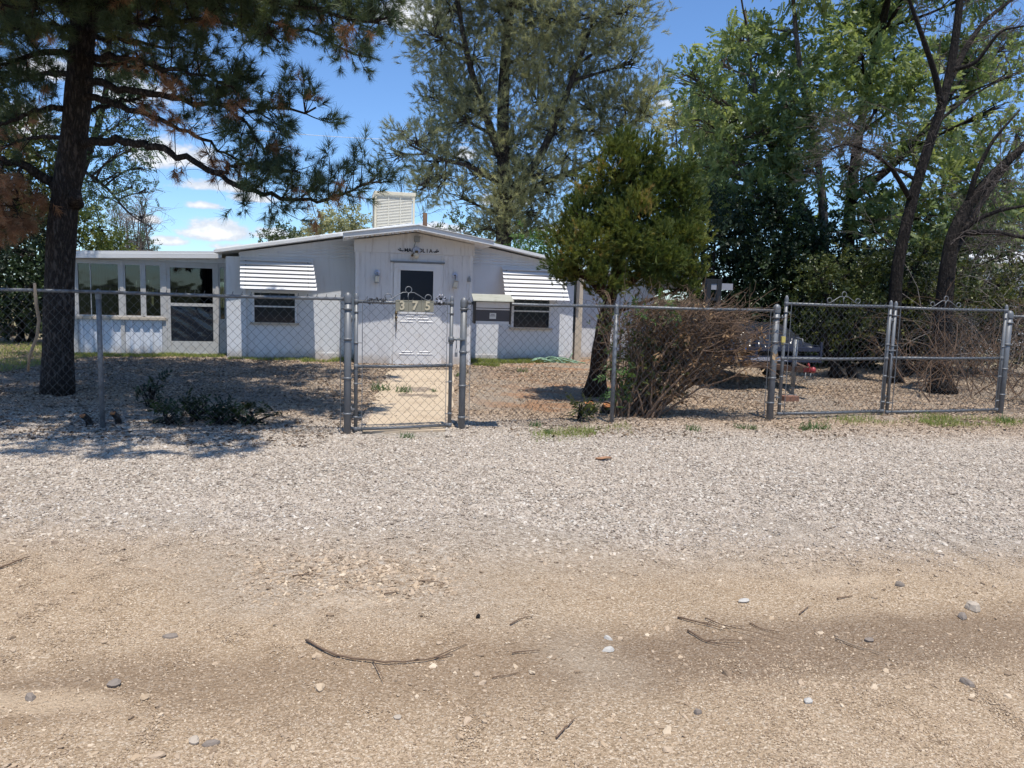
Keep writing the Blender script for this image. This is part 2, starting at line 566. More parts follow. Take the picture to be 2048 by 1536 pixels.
M['litter'] = leaf_mat('dry_litter', [(0, (0.05, 0.037, 0.028)), (0.5, (0.135, 0.092, 0.060)), (1, (0.27, 0.195, 0.125))], 0.9, 0.1, (1, 1, 1))

# ------------------------------------------------------------------ ground
RNG = np.random.default_rng(11)
_GRID = RNG.random((64, 64))


def vnoise(x, y, s, seed=0):
    """smooth value noise, vectorised"""
    x = np.asarray(x) * s + seed * 17.3
    y = np.asarray(y) * s + seed * 9.1
    xi, yi = np.floor(x).astype(int), np.floor(y).astype(int)
    fx, fy = x - xi, y - yi
    fx, fy = fx * fx * (3 - 2 * fx), fy * fy * (3 - 2 * fy)
    g = lambda a, b: _GRID[a % 64, b % 64]
    return ((g(xi, yi) * (1 - fx) + g(xi + 1, yi) * fx) * (1 - fy)
            + (g(xi, yi + 1) * (1 - fx) + g(xi + 1, yi + 1) * fx) * fy)


def fade(y):
    return np.clip((26 - np.abs(y - 6)) / 6, 0, 1)


def gh(x, y):
    """height of the uneven ground"""
    h = (vnoise(x, y, 0.9, 1) - 0.5) * 0.05 + (vnoise(x, y, 2.6, 2) - 0.5) * 0.025 + (vnoise(x, y, 8.0, 3) - 0.5) * 0.012
    return h * fade(y) - 0.004


def road_edge(x, y):
    """> 0 on the gravel side of the dirt road's ragged edge"""
    return y - (4.25 - 0.03 * x) + (vnoise(x, y, 0.7, 5) - 0.5) * 1.5 + (vnoise(x, y, 2.5, 6) - 0.5) * 0.6


SAND = [(*gnd(60, 1405).to_2d(), 0.42, 0.10), (*gnd(690, 1205).to_2d(), 0.36, 0.10), (*gnd(1690, 1160).to_2d(), 0.30, 0.08), (*gnd(1460, 1100).to_2d(), 0.22, 0.07)]


def make_ground():
    m, t, b, co, g = new_mat('gravel_and_dirt')
    pos = g.outputs['Position']
    sep = t.node('ShaderNodeSeparateXYZ')
    t.l.new(pos, sep.inputs[0])
    x, y = sep.outputs[0], sep.outputs[1]
    rd = t.node('ShaderNodeAttribute', attribute_name='gravelly').outputs['Fac']
    big = t.noise(pos, 0.7, 4.0, 0.6)
    mid = t.noise(pos, 3.5, 5.0, 0.6)
    fine = t.noise(pos, 60.0, 4.0, 0.7)
    grit = t.voronoi(pos, 150.0, 'Color')
    gs = t.node('ShaderNodeSeparateColor')
    t.l.new(grit, gs.inputs[0])
    peb = t.voronoi(pos, 62.0, 'Color')
    ps = t.node('ShaderNodeSeparateColor')
    t.l.new(peb, ps.inputs[0])
    # dirt: tan, with browner compacted damp stretches
    dirt = t.mix(mid, (0.36, 0.245, 0.142), (0.47, 0.332, 0.20))
    damp = t.smooth(t.noise(t.scaled(pos, (0.30, 1.1, 1)), 0.9, 4.0, 0.55), 0.40, 0.60)
    # a browner, damper wheel track slanting across the road
    off = t.math('ABSOLUTE', t.math('SUBTRACT', y, t.math('ADD', 2.80, t.math('MULTIPLY', x, 0.20))))
    strip = t.smooth(t.math('ADD', off, t.math('MULTIPLY', t.math('SUBTRACT', mid, 0.5), 0.45)), 0.46, 0.08)
    dirt = t.mix(t.math('ADD', t.math('MULTIPLY', damp, 0.28), t.math('MULTIPLY', strip, t.math('ADD', 0.62, t.math('MULTIPLY', t.smooth(x, -0.6, 1.4), 0.3))), clamp=True), dirt, (0.185, 0.122, 0.075))
    dirt = t.mix(t.math('MULTIPLY', t.smooth(t.noise(pos, 0.5, 3.0), 0.52, 0.7), 0.6), dirt, (0.43, 0.36, 0.27))
    gritc = t.ramp(gs.outputs[0], [(0, (0.13, 0.10, 0.07)), (0.3, (0.29, 0.22, 0.15)), (0.75, (0.44, 0.355, 0.255)), (1, (0.72, 0.64, 0.52))])
    dirt = t.mix(t.math('SUBTRACT', 0.55, t.math('MULTIPLY', strip, 0.27)), dirt, gritc)
    for (sx, sy, rx, ry) in SAND:                      # drifts of fine pale sand
        ex = t.math('MULTIPLY', t.math('SUBTRACT', x, sx), 1 / rx)
        ey = t.math('MULTIPLY', t.math('SUBTRACT', y, sy), 1 / ry)
        q = t.math('ADD', t.math('MULTIPLY', ex, ex), t.math('MULTIPLY', ey, ey))
        q = t.math('ADD', q, t.math('MULTIPLY', t.math('SUBTRACT', mid, 0.5), 1.5))
        dirt = t.mix(t.math('MULTIPLY', t.smooth(q, 1.1, 0.0), 0.6), dirt, (0.52, 0.40, 0.27))
    # gravel bed between the loose stones
    bed = t.ramp(ps.outputs[0], [(0, (0.15, 0.125, 0.10)), (0.35, (0.30, 0.255, 0.205)), (0.7, (0.43, 0.37, 0.305)), (1, (0.58, 0.53, 0.45))])
    col = t.mix(rd, dirt, bed)
    # yard soil behind the fence: browner, reddish in places
    yard = t.smooth(t.math('ADD', y, t.math('MULTIPLY', t.math('SUBTRACT', mid, 0.5), 1.6)), 8.0, 9.3)
    soil = t.mix(big, (0.20, 0.145, 0.10), (0.32, 0.24, 0.165))
    soil = t.mix(0.45, soil, bed)
    red = t.math('MULTIPLY', t.smooth(t.math('ABSOLUTE', t.math('SUBTRACT', x, 1.0)), 1.9, 0.6), t.smooth(t.noise(pos, 1.6, 4.0), 0.42, 0.6))
    soil = t.mix(t.math('MULTIPLY', red, 0.8), soil, (0.33, 0.175, 0.09))
    col = t.mix(yard, col, soil)
    far = t.smooth(y, 17.0, 22.0)
    col = t.mix(t.smooth(y, -4.0, -7.0), col, t.mix(mid, (0.05, 0.065, 0.03), (0.10, 0.10, 0.05)))
    col = t.mix(far, col, t.mix(mid, (0.20, 0.17, 0.09), (0.26, 0.23, 0.13)))
    col = t.mix(t.math('MULTIPLY', t.math('SUBTRACT', fine, 0.35, clamp=True), 0.5), col, t.mix(1.0, col, (1.5, 1.5, 1.5), 'MULTIPLY'))
    t.l.new(col, b.inputs['Base Color'])
    b.inputs['Roughness'].default_value = 0.95
    b.inputs['Specular IOR Level'].default_value = 0.1
    hv = t.math('ADD', t.math('MULTIPLY', t.voronoi(pos, 62.0, 'Distance'), -1.0), t.math('MULTIPLY', fine, 0.8))
    hv = t.math('ADD', hv, t.math('MULTIPLY', t.voronoi(pos, 130.0, 'Distance'), -0.6))
    t.l.new(t.bump(hv, 0.8, 0.012), b.inputs['Normal'])

    xs = np.concatenate([[-1500, -300, -60, -30], np.arange(-16, 16.01, 0.11), [30, 60, 300, 1500]])
    ys = np.concatenate([[-1500, -300, -60, -25, -10], np.arange(-2, 1.5, 0.5), np.arange(1.5, 13, 0.075), np.arange(13, 21.01, 0.2), [24, 28, 35, 60, 300, 2500]])
    X, Y = np.meshgrid(xs, ys)
    inner = np.clip((17 - np.abs(X)) / 3, 0, 1)
    Z = gh(X, Y) * inner
    V = np.stack([X, Y, Z], -1).reshape(-1, 3)
    ny, nx = X.shape
    i = (np.arange(ny - 1)[:, None] * nx + np.arange(nx - 1)[None, :]).ravel()
    T = np.concatenate([np.stack([i, i + 1, i + nx + 1], -1), np.stack([i, i + nx + 1, i + nx], -1)])
    o = npmesh('ground', V, T, m)
    e = np.clip(road_edge(V[:, 0], V[:, 1]) / 2.0 + 0.55, 0, 1)
    a = o.data.attributes.new('gravelly', 'FLOAT', 'POINT')
    a.data.foreach_set('value', e.astype(np.float32))
    o.data.polygons.foreach_set('use_smooth', np.ones(len(T), bool))
    tag(o, kind='structure')
    return o


make_ground()


def make_path():
    """concrete walk from the gate to the front door, gravel spilling over its edges"""
    ax, ay = gnd(712, 866).to_2d(), gnd(903, 862).to_2d()
    bx, by = gnd(778, 742).to_2d(), gnd(908, 742).to_2d()
    mb = MB()
    n = 14
    L, Rr = [], []
    for k in range(n + 1):
        t_ = k / n
        wob = 0.03 * math.sin(k * 1.9)
        L.append(ax.lerp(bx, t_) + Vector((wob, 0)))
        Rr.append(ay.lerp(by, t_) + Vector((wob * 0.6, 0)))
    for k in range(4):
        i0, i1 = int(k * n / 4), int((k + 1) * n / 4)
        poly = [(p.x, p.y + (0.006 if q == 0 else 0)) for q, p in enumerate(L[i0:i1 + 1])] + [(p.x, p.y) for p in reversed(Rr[i0:i1 + 1])]
        s = 0.003 * (k % 2)
        mb.prism([(a, b_ + (0.006 if b_ > 1 and False else 0)) for a, b_ in poly], -0.12, 0.012 + s, 'z')
    o = mb.build('path', M['concrete'])
    tag(o, kind='structure')
    return ax, ay, bx, by


PATH = make_path()


def on_path(x, y, grow=0.0):
    ax, ay, bx, by = PATH
    t_ = (y - ax.y) / (bx.y - ax.y)
    l = ax.x + (bx.x - ax.x) * t_
    t2 = (y - ay.y) / (by.y - ay.y)
    r = ay.x + (by.x - ay.x) * t2
    return (t_ > -0.02) & (t2 < 1.05) & (x > l - grow) & (x < r + grow)


# ------------------------------------------------------------------ loose gravel: past counting, one object of instanced stones
def stone_mat():
    m, t, b, co, g = new_mat('river_gravel')
    oi = t.node('ShaderNodeObjectInfo')
    c = t.ramp(oi.outputs['Random'], [(0, (0.24, 0.20, 0.17)), (0.12, (0.38, 0.33, 0.28)), (0.35, (0.48, 0.43, 0.38)),
                                       (0.55, (0.55, 0.50, 0.45)), (0.75, (0.52, 0.455, 0.38)), (0.9, (0.63, 0.59, 0.53)), (1, (0.74, 0.71, 0.66))])
    pos = g.outputs['Position']
    sep = t.node('ShaderNodeSeparateXYZ')
    t.l.new(pos, sep.inputs[0])
    yard = t.smooth(sep.outputs[1], 7.6, 9.4)
    c = t.mix(t.math('MULTIPLY', yard, 0.8), c, t.mix(1.0, c, (0.86, 0.72, 0.58), 'MULTIPLY'))
    road = t.smooth(sep.outputs[1], 4.6, 3.6)
    c = t.mix(t.math('MULTIPLY', road, 0.6), c, t.mix(1.0, c, (1.0, 0.82, 0.59), 'MULTIPLY'))
    c = t.mix(1.0, c, (0.92, 0.87, 0.80), 'MULTIPLY')
    c = t.mix(t.noise(co, 3.0, 3.0), t.mix(1.0, c, (0.8, 0.8, 0.8), 'MULTIPLY'), c)
    t.l.new(c, b.inputs['Base Color'])
    b.inputs['Roughness'].default_value = 0.85
    b.inputs['Specular IOR Level'].default_value = 0.2
    return m


def make_gravel():
    def trap(n, y0, y1):
        n = int(n * 1.22)
        y = np.sqrt(RNG.random(n) * (y1 ** 2 - y0 ** 2) + y0 ** 2)
        x = (RNG.random(n) * 2 - 1) * (0.74 * y + 1.3)
        return x, y
    px, py, sc = [], [], []
    # dense band and yard
    x, y = trap(300000, 2.0, 9.3)
    e = road_edge(x, y)
    d = np.clip(e / 1.6 + 0.5, 0.03, 1)
    d = np.where(e < 0.6, d * np.clip(0.25 + 1.8 * (vnoise(x, y, 2.1, 14) - 0.25), 0.1, 1.2), d)
    d *= 0.75 + 0.5 * (vnoise(x, y, 1.3, 8) - 0.3)
    k = (RNG.random(len(x)) < d) & ~on_path(x, y, -0.06)
    px.append(x[k]); py.append(y[k]); sc.append((0.0052 + 0.0090 * RNG.random(k.sum()) ** 1.7))
    x, y = trap(110000, 8.9, 17.0)
    d = np.clip(0.15 + 1.3 * (vnoise(x, y, 0.8, 9) - 0.25), 0.08, 0.9)
    red = (np.abs(x - 0.8) < 1.3) & (y < 13)
    d[red] *= 0.45
    k = (RNG.random(len(x)) < d) & ~on_path(x, y, 0.0)
    px.append(x[k]); py.append(y[k]); sc.append(0.009 + 0.013 * RNG.random(k.sum()) ** 1.6)
    # stray stones on the walk
    x, y = trap(16000, 7.3, 14.0)
    k = on_path(x, y, 0.0) & (RNG.random(len(x)) < 0.16)
    px.append(x[k]); py.append(y[k]); sc.append(0.006 + 0.006 * RNG.random(k.sum()))
    # grit on the dirt
    x, y = trap(420000, 1.9, 5.2)
    trk = np.clip((0.46 - np.abs(y - (2.80 + 0.20 * x)) - 0.3 * (vnoise(x, y, 3.0, 16) - 0.5)) / 0.38, 0, 1)
    d = (1 - 0.72 * trk) * np.clip(0.42 + 1.7 * (vnoise(x, y, 1.1, 12) - 0.3), 0.15, 1)
    k = RNG.random(len(x)) < d
    px.append(x[k]); py.append(y[k]); sc.append(0.0015 + 0.0034 * RNG.random(k.sum()) ** 2.4)
    # a few bigger pebbles
    x, y = trap(450, 2.0, 8.0)
    px.append(x); py.append(y); sc.append(0.008 + 0.012 * RNG.random(len(x)) ** 2.5)
    px, py, sc = np.concatenate(px), np.concatenate(py), np.concatenate(sc)
    pz = gh(px, py) + np.where(on_path(px, py), 0.014 - gh(px, py), 0) + sc * 0.12
    me = bpy.data.meshes.new('gravel')
    me.vertices.add(len(px))
    me.vertices.foreach_set('co', np.stack([px, py, pz], -1).astype(np.float32).ravel())
    a = me.attributes.new('sc', 'FLOAT', 'POINT')
    a.data.foreach_set('value', sc.astype(np.float32))
    me.update()
    o = bpy.data.objects.new('gravel', me)
    COL.objects.link(o)
    tag(o, kind='stuff')
    sm = stone_mat()
    me.materials.append(sm)
    ng = bpy.data.node_groups.new('stones', 'GeometryNodeTree')
    ng.interface.new_socket('Geometry', in_out='INPUT', socket_type='NodeSocketGeometry')
    ng.interface.new_socket('Geometry', in_out='OUTPUT', socket_type='NodeSocketGeometry')
    N, L = ng.nodes, ng.links
    gi, go = N.new('NodeGroupInput'), N.new('NodeGroupOutput')
    ico = N.new('GeometryNodeMeshIcoSphere')
    ico.inputs['Radius'].default_value = 1.0
    ico.inputs['Subdivisions'].default_value = 2
    nz = N.new('ShaderNodeTexNoise')
    nz.inputs['Scale'].default_value = 1.1
    nz.inputs['Detail'].default_value = 1.0
    sub = N.new('ShaderNodeVectorMath'); sub.operation = 'SUBTRACT'
    sub.inputs[1].default_value = (0.5, 0.5, 0.5)
    mul = N.new('ShaderNodeVectorMath'); mul.operation = 'SCALE'
    mul.inputs['Scale'].default_value = 1.3
    sp = N.new('GeometryNodeSetPosition')
    L.new(ico.outputs[0], sp.inputs['Geometry'])
    L.new(nz.outputs['Color'], sub.inputs[0]); L.new(sub.outputs[0], mul.inputs[0]); L.new(mul.outputs[0], sp.inputs['Offset'])
    smt = N.new('GeometryNodeSetMaterial')
    smt.inputs['Material'].default_value = sm
    L.new(sp.outputs[0], smt.inputs['Geometry'])
    iop = N.new('GeometryNodeInstanceOnPoints')
    L.new(gi.outputs[0], iop.inputs['Points'])
    L.new(smt.outputs[0], iop.inputs['Instance'])
    rot = N.new('FunctionNodeRandomValue'); rot.data_type = 'FLOAT_VECTOR'
    rot.inputs[0].default_value = (-0.5, -0.5, 0); rot.inputs[1].default_value = (0.5, 0.5, 6.283)
    L.new(rot.outputs[0], iop.inputs['Rotation'])
    scv = N.new('FunctionNodeRandomValue'); scv.data_type = 'FLOAT_VECTOR'
    scv.inputs[0].default_value = (0.9, 0.65, 0.4); scv.inputs[1].default_value = (1.5, 1.1, 0.8)
    scv.inputs['Seed'].default_value = 5
    na = N.new('GeometryNodeInputNamedAttribute'); na.data_type = 'FLOAT'
    na.inputs['Name'].default_value = 'sc'
    vm = N.new('ShaderNodeVectorMath'); vm.operation = 'SCALE'
    L.new(scv.outputs[0], vm.inputs[0]); L.new(na.outputs[0], vm.inputs['Scale'])
    L.new(vm.outputs[0], iop.inputs['Scale'])
    L.new(iop.outputs[0], go.inputs[0])
    md = o.modifiers.new('stones', 'NODES')
    md.node_group = ng


make_gravel()

# ------------------------------------------------------------------ the house
H_O, H_YAW = Vector((-5.4, 15.2, 0)), R(13.1)
HM = Matrix.Translation(H_O) @ Matrix.Rotation(H_YAW, 4, 'Z')


def hw(u, v, z):
    """house coordinates (along the front, into the house, up) to the world"""
    return HM @ Vector((u, v, z))


house = thing('mobile_home', 'low white mobile home with sheltered front entry, glazed porch and striped window awnings', 'house', H_O, H_YAW)


def roof_z(u):
    return 2.70 - (3.35 - u) * 0.176 if u < 3.35 else 2.70 - (u - 3.35) * 0.186


def make_house():
    # --- main walls: body of the house behind the front
    mb = MB()
    mb.prism([(0.0, -0.05), (6.86, -0.05), (6.86, roof_z(6.86) - 0.03), (3.35, 2.66), (0.0, roof_z(0) - 0.03)], 0.0, 0.10)
    mb.box(0.0, 0.10, 0.10, 8.5, -0.05, roof_z(0.1) - 0.05)
    mb.box(6.76, 6.86, 0.10, 8.5, -0.05, roof_z(6.86) - 0.05)
    mb.box(0.10, 6.76, 8.4, 8.5, -0.05, 1.95)
    mb.build('wall', M['white'], house)
    # ribbed siding under the gable, seams and base skirt on the front
    mb = MB()
    for (u0, u1) in ((0.32, 2.18), (4.50, 6.74)):
        mb.cut()
        z = 2.02
        while z < 2.62:
            a, b_ = u0, u1
            zt = z + 0.05
            if u1 < 3:
                while a < b_ and roof_z(a) - 0.10 < zt: a += 0.05
            else:
                while b_ > a and roof_z(b_) - 0.10 < zt: b_ -= 0.05
            if b_ - a > 0.1:
                mb.prism([(0.0, z), (-0.016, z + 0.012), (0.0, z + 0.05)], a, b_, 'x')
            z += 0.062
    mb.build_each('ribbed_siding', M['white'], house)
    mb = MB()
    for u in (1.56, 2.02, 4.62, 5.20, 6.62):
        mb.cut().box(u, u + 0.012, -0.006, -0.0005, 0.14, 1.97)
    mb.cut().box(0.30, 2.19, -0.012, -0.0005, 1.955, 1.985)
    mb.cut().box(4.46, 6.70, -0.012, -0.0005, 1.965, 1.995)
    mb.build_each('seam_trim', M['white'], house)
    mb = MB()
    mb.cut().box(0.14, 2.19, -0.022, -0.0005, -0.03, 0.12)
    mb.cut().box(4.46, 6.72, -0.022, -0.0005, -0.03, 0.12)
    mb.build_each('skirting', M['white'], house)
    mb = MB()
    mb.box(-0.24, 0.13, -0.035, -0.0006, -0.03, 1.99)
    mb.build('corner_board', M['white'], house, 0.006)
    # --- main roof: two sheets, ribs running down the slope
    def sheet(u0, z0, u1, z1, v0, v1, th):
        mb = MB()
        mb.prism([(u0, z0), (u1, z1), (u1, z1 + th), (u0, z0 + th)], v0, v1)
        return mb
    mb = sheet(-0.42, roof_z(-0.42), 3.35, 2.70, -0.32, 8.8, 0.055)
    for k in range(14):
        v = -0.1 + k * 0.65
        mb.prism([(-0.42, roof_z(-0.42) + 0.055), (3.34, 2.755), (3.34, 2.79), (-0.42, roof_z(-0.42) + 0.09)], v, v + 0.03)
    mb.build('roof', M['roof_white'], house)
    mb = sheet(3.352, 2.70, 7.0, roof_z(7.0), -0.32, 8.8, 0.055)
    mb.build('roof', M['roof_white'], house)
    # --- entry box
    B = -1.0
    e = MB()
    e.box(2.22, 4.44, B, B + 0.06, -0.08, 2.13)
    e.box(2.22, 2.28, B + 0.06, -0.001, -0.08, 2.25)
    e.box(4.38, 4.44, B + 0.06, -0.001, -0.08, 2.25)
    u = 2.30
    while u < 4.42:                                   # grooved panelling
        if not 2.86 < u < 3.88:
            e.box(u, u + 0.085, B - 0.005, B - 0.0005, -0.06, 2.128)
        u += 0.093
    ep = e.build('entry_wall', M['box_wall'], house)
    g = MB()
    g.prism([(2.18, 2.13), (4.48, 2.13), (4.48, 2.345), (3.33, 2.53), (2.18, 2.345)], B - 0.022, B + 0.07)
    g.build('gable_board', M['box_wall'], house)
    c = MB()
    c.cut().box(2.205, 2.265, B - 0.014, B - 0.0055, -0.06, 2.128)
    c.cut().box(4.395, 4.452, B - 0.014, B - 0.0055, -0.06, 2.128)
    c.cut().box(2.86, 2.90, B - 0.012, B - 0.001, -0.06, 2.10)
    c.cut().box(3.835, 3.87, B - 0.012, B - 0.001, -0.06, 2.10)
    c.build_each('panel_trim', M['white_trim'], house)
    r = MB()
    for (a0, z0, a1, z1) in ((1.98, 2.345, 3.33, 2.545), (3.332, 2.545, 4.77, 2.315)):
        r.cut().prism([(a0, z0), (a1, z1), (a1, z1 + 0.085), (a0, z0 + 0.085)], B - 0.49, -0.33)
    r.build_each('entry_roof', M['roof_white'], house, 0.006)
    r = MB()
    for (a0, z0, a1, z1) in ((1.97, 2.43, 3.33, 2.632), (3.332, 2.632, 4.78, 2.402)):
        r.prism([(a0, z0), (a1, z1), (a1, z1 + 0.012), (a0, z0 + 0.012)], B - 0.51, -0.30)
    # scalloped drip edge of the corrugated sheets
    for k in range(30):
        uu = 2.0 + k * 0.092
        zz = (2.345 + (uu - 1.98) * 0.1481 if uu < 3.33 else 2.545 - (uu - 3.332) * 0.16) - 0.001
        r.prism([(uu, zz), (uu + 0.07, zz), (uu + 0.052, zz - 0.016), (uu + 0.018, zz - 0.016)], B - 0.46, B - 0.43)
    r.build('roof_edge', M['roof_white'], house)
    # --- front door
    D = B - 0.03
    d = MB()
    d.box(2.925, 3.835, D, B - 0.0008, -0.06, 1.95)
    door = d.build('door', M['white_trim'], house, 0.004)
    f = MB()
    for (a, b_, z0, z1) in ((3.01, 3.72, 1.81, 1.85), (3.01, 3.72, 0.98, 1.02), (3.01, 3.05, 1.02, 1.81), (3.68, 3.72, 1.02, 1.81)):
        f.box(a, b_, D - 0.014, D - 0.0005, z0, z1)
    f.build('door_frame', M['white_trim'], door)
    f = MB()
    f.box(3.05, 3.68, D - 0.006, D - 0.0005, 1.02, 1.81)
    f.build('glass', M['dark_glass'], door)
    f = MB()                                         # pressed louvre bars of the lower panel
    for (z, spans) in ((0.93, ((3.16, 3.33), (3.40, 3.58))), (0.875, ((3.19, 3.35), (3.40, 3.60))), (0.82, ((3.05, 3.30), (3.42, 3.68))),
                       (0.235, ((3.08, 3.29), (3.43, 3.63))), (0.19, ((3.04, 3.33), (3.39, 3.68)))):
        for a, b_ in spans:
            f.cut().prism([(D - 0.0005, z), (D - 0.007, z + 0.004), (D - 0.007, z + 0.014), (D - 0.0005, z + 0.022)], a, b_, 'x')
    f.build_each('pressed_bar', M['white_trim'], door)
    h = MB()
    h.lathe([(0.0, -0.02), (0.024, -0.018), (0.026, 0.0), (0.0, 0.012)], (2.975, D - 0.03, 0.995), 12, Matrix.Rotation(PI / 2, 4, 'X'))
    h.lathe([(0.0, -0.025), (0.02, -0.02), (0.028, 0.0), (0.018, 0.02), (0.0, 0.03)], (2.975, D - 0.045, 0.905), 12, Matrix.Rotation(PI / 2, 4, 'X'))
    h.box(2.958, 2.992, D - 0.012, D - 0.0006, 0.84, 1.03)
    h.tube([(2.975, D - 0.02, 0.84), (2.975, D - 0.05, 0.80), (2.977, D - 0.052, 0.68), (2.975, D - 0.014, 0.63)], 0.009, 6)
    h.build('handle', M['brass'], door)
    f = MB()
    f.box(2.86, 3.90, B - 0.05, B - 0.0008, 1.955, 1.985)
    f.build('drip_cap', M['galv_worn'], house)
    s = MB()
    s.box(2.70, 4.05, B - 0.16, B - 0.001, -0.12, -0.012)
    s.build('door_step', M['concrete'], house, 0.01)
    # --- windows under the awnings
    for (a, b_, z0, z1, zm) in ((0.28, 1.05, 0.72, 1.30, 1.02), (5.53, 6.31, 0.72, 1.30, 1.05)):
        w = MB()
        w.box(a - 0.05, b_ + 0.05, -0.045, -0.0007, z1, z1 + 0.05)
        w.box(a - 0.05, a, -0.045, -0.0007, z0, z1)
        w.box(b_, b_ + 0.05, -0.045, -0.0007, z0, z1)
        w.box(a, b_, -0.038, -0.0007, zm, zm + 0.03)
        fr = w.build('window', M['white_trim'], house, 0.003)
        p = MB()
        p.box(a, b_, -0.014, -0.0006, z0, zm)
        p.box(a, b_, -0.022, -0.0006, zm + 0.03, z1)
        p.build('pane', M['pane'], fr)
        q = MB()
        q.box(a - 0.08, b_ + 0.08, -0.07, -0.0007, z0 - 0.045, z0)
        q.build('sill', M['sill'], fr, 0.004)
    # --- louvred awnings
    for (a0, a1, b0, b1, zt, zb) in ((0.03, 1.40, 0.08, 1.50, 1.985, 1.36), (5.24, 6.56, 5.23, 6.61, 1.985, 1.30)):
        n = 8
        aw = MB()
        for k in range(n):
            t0, t1 = k / n, (k + 1) / n
            v0, v1 = -0.06 - 0.46 * t0, -0.06 - 0.46 * t1
            z0, z1 = zt + (zb - zt) * t0, zt + (zb - zt) * t1
            l0, r0_ = a0 + (b0 - a0) * t0, a1 + (b1 - a1) * t0
            # each slat leans out at its foot and laps over the one below, leaving an open slot
            zz = z1 + 0.016
            aw.prism([(v0 + 0.012, z0 - 0.004), (v0 - 0.022, z0 - 0.016), (v1 - 0.034, zz), (v1 - 0.030, zz - 0.004), (v1 - 0.020, zz + 0.004), (v0 + 0.006, z0 - 0.014)], l0, r0_ , 'x')
        ao = aw.build('awning', M['white_metal'], house)
        ar = MB()
        for u_ in (a0 + 0.10, a1 - 0.10):
            ar.cut().bar((u_, -0.01, zb + 0.02), (u_ + 0.03, -0.50, zb + 0.03), 0.02, 0.012)
            ar.bar((u_, -0.02, zt - 0.03), (u_ + 0.03, -0.50, zb + 0.04), 0.025, 0.012)
        ar.build_each('awning_arm', M['galv_worn'], ao)
    # --- glazed porch on the left
    P = 0.5
    pf = MB()
    for (a, b_) in ((-3.19, -3.04), (-2.27, -2.20), (-1.51, -1.42), (-0.50, -0.45), (-0.31, -0.245)):
        pf.box(a, b_, P - 0.04, P + 0.06, -0.05, 1.86)
    for (a, b_) in ((-3.04, -2.27), (-2.20, -1.51), (-1.42, -0.50), (-0.45, -0.31)):
        pf.box(a, b_, P - 0.035, P + 0.05, 1.80, 1.86)
    pf.box(-1.87, -1.83, P - 0.03, P + 0.04, 0.77, 1.80)
    pf.box(-0.45, -0.31, P - 0.03, P + 0.05, 0.0, 0.72)
    pf.build('porch_frame', M['porch_trim'], house, 0.004)
    hd = MB()
    hd.prism([(-3.19, 1.862), (-0.245, 1.862), (-0.245, 1.965), (-3.19, 1.87)], P - 0.02, P + 0.05)
    hd.build('porch_header', M['white'], house)
    co_ = MB()                                       # corrugated lower panels
    u, poly = -3.04, []
    n = int((3.04 - 1.51) / 0.02)
    for k in range(n + 1):
        uu = -3.04 + k * 0.02
        if -2.27 + 0.001 < uu < -2.20 - 0.001:
            continue
        ph = (k % 9) / 9.0
        off = 0.022 if 0.15 < ph < 0.5 else 0.0
        poly.append((uu, P - off))
    poly += [(-1.51, P + 0.03), (-3.04, P + 0.03)]
    co_.prism(poly, -0.05, 0.70, 'z')
    co_.build('corrugated_panel', M['corr'], house)
    s = MB()
    s.box(-3.12, -1.44, P - 0.075, P - 0.041, 0.70, 0.755)
    s.box(-3.04, -1.51, P - 0.041, P + 0.05, 0.702, 0.753)
    s.build('sill', M['sill'], house, 0.004)
    for (a, b_, z0, z1) in ((-3.04, -2.27, 0.755, 1.80), (-2.20, -1.87, 0.755, 1.80), (-1.83, -1.51, 0.755, 1.80), (-0.45, -0.31, 0.72, 1.80)):
        w = MB()
        t_ = 0.028
        w.box(a, a + t_, P - 0.03, P + 0.02, z0, z1)
        w.box(b_ - t_, b_, P - 0.03, P + 0.02, z0, z1)
        w.box(a + t_, b_ - t_, P - 0.03, P + 0.02, z0, z0 + t_)
        w.box(a + t_, b_ - t_, P - 0.03, P + 0.02, z1 - t_, z1)
        if b_ - a > 0.6:
            w.box(-2.80, -2.785, P - 0.02, P + 0.01, z0 + t_, z1 - t_)
        wo = w.build('window', M['porch_trim'], house)
        p = MB()
        p.box(a + t_, b_ - t_, P - 0.004, P + 0.004, z0 + t_, z1 - t_)
        p.build('pane', M['glass'], wo)
    # storm door of the porch: screen above, dented lower panel
    w = MB()
    for (a, b_, z0, z1) in ((-1.42, -1.355, 0.0, 1.80), (-0.56, -0.50, 0.0, 1.80), (-1.355, -0.56, 1.75, 1.80), (-1.355, -0.56, 0.99, 1.05), (-1.355, -0.56, 0.0, 0.05), (-1.355, -0.56, 0.05, 0.29)):
        w.box(a, b_, P - 0.028 + (0.012 if z1 == 0.29 else 0), P + 0.015, z0, z1)
    sd = w.build('porch_door', M['porch_trim'], house)
    p = MB()
    p.box(-1.355, -0.56, P - 0.008, P, 1.05, 1.75)
    p.build('pane', M['glass'], sd)
    p = MB()
    nx_, nz_ = 18, 12
    vs, fs = [], []
    for j in range(nz_ + 1):
        for i in range(nx_ + 1):
            a = -1.355 + 0.795 * i / nx_
            z = 0.29 + 0.70 * j / nz_
            edge = min(i, nx_ - i, j, nz_ - j)
            dz = 0.016 * math.sin(i * 0.5 + j * 0.9) * math.sin(j * 0.7 + 0.3 * i) * min(1, edge / 2)
            vs.append((a, P - 0.004 + dz, z))
    for j in range(nz_):
        for i in range(nx_):
            q = j * (nx_ + 1) + i
            fs.append((q, q + 1, q + nx_ + 2, q + nx_ + 1))
    p.add(vs, fs, True)
    p.build('lower_pane', M['pane'], sd)
    # porch room behind the glass
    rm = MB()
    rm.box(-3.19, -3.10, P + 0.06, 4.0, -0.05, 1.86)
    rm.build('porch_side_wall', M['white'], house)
    rm = MB()
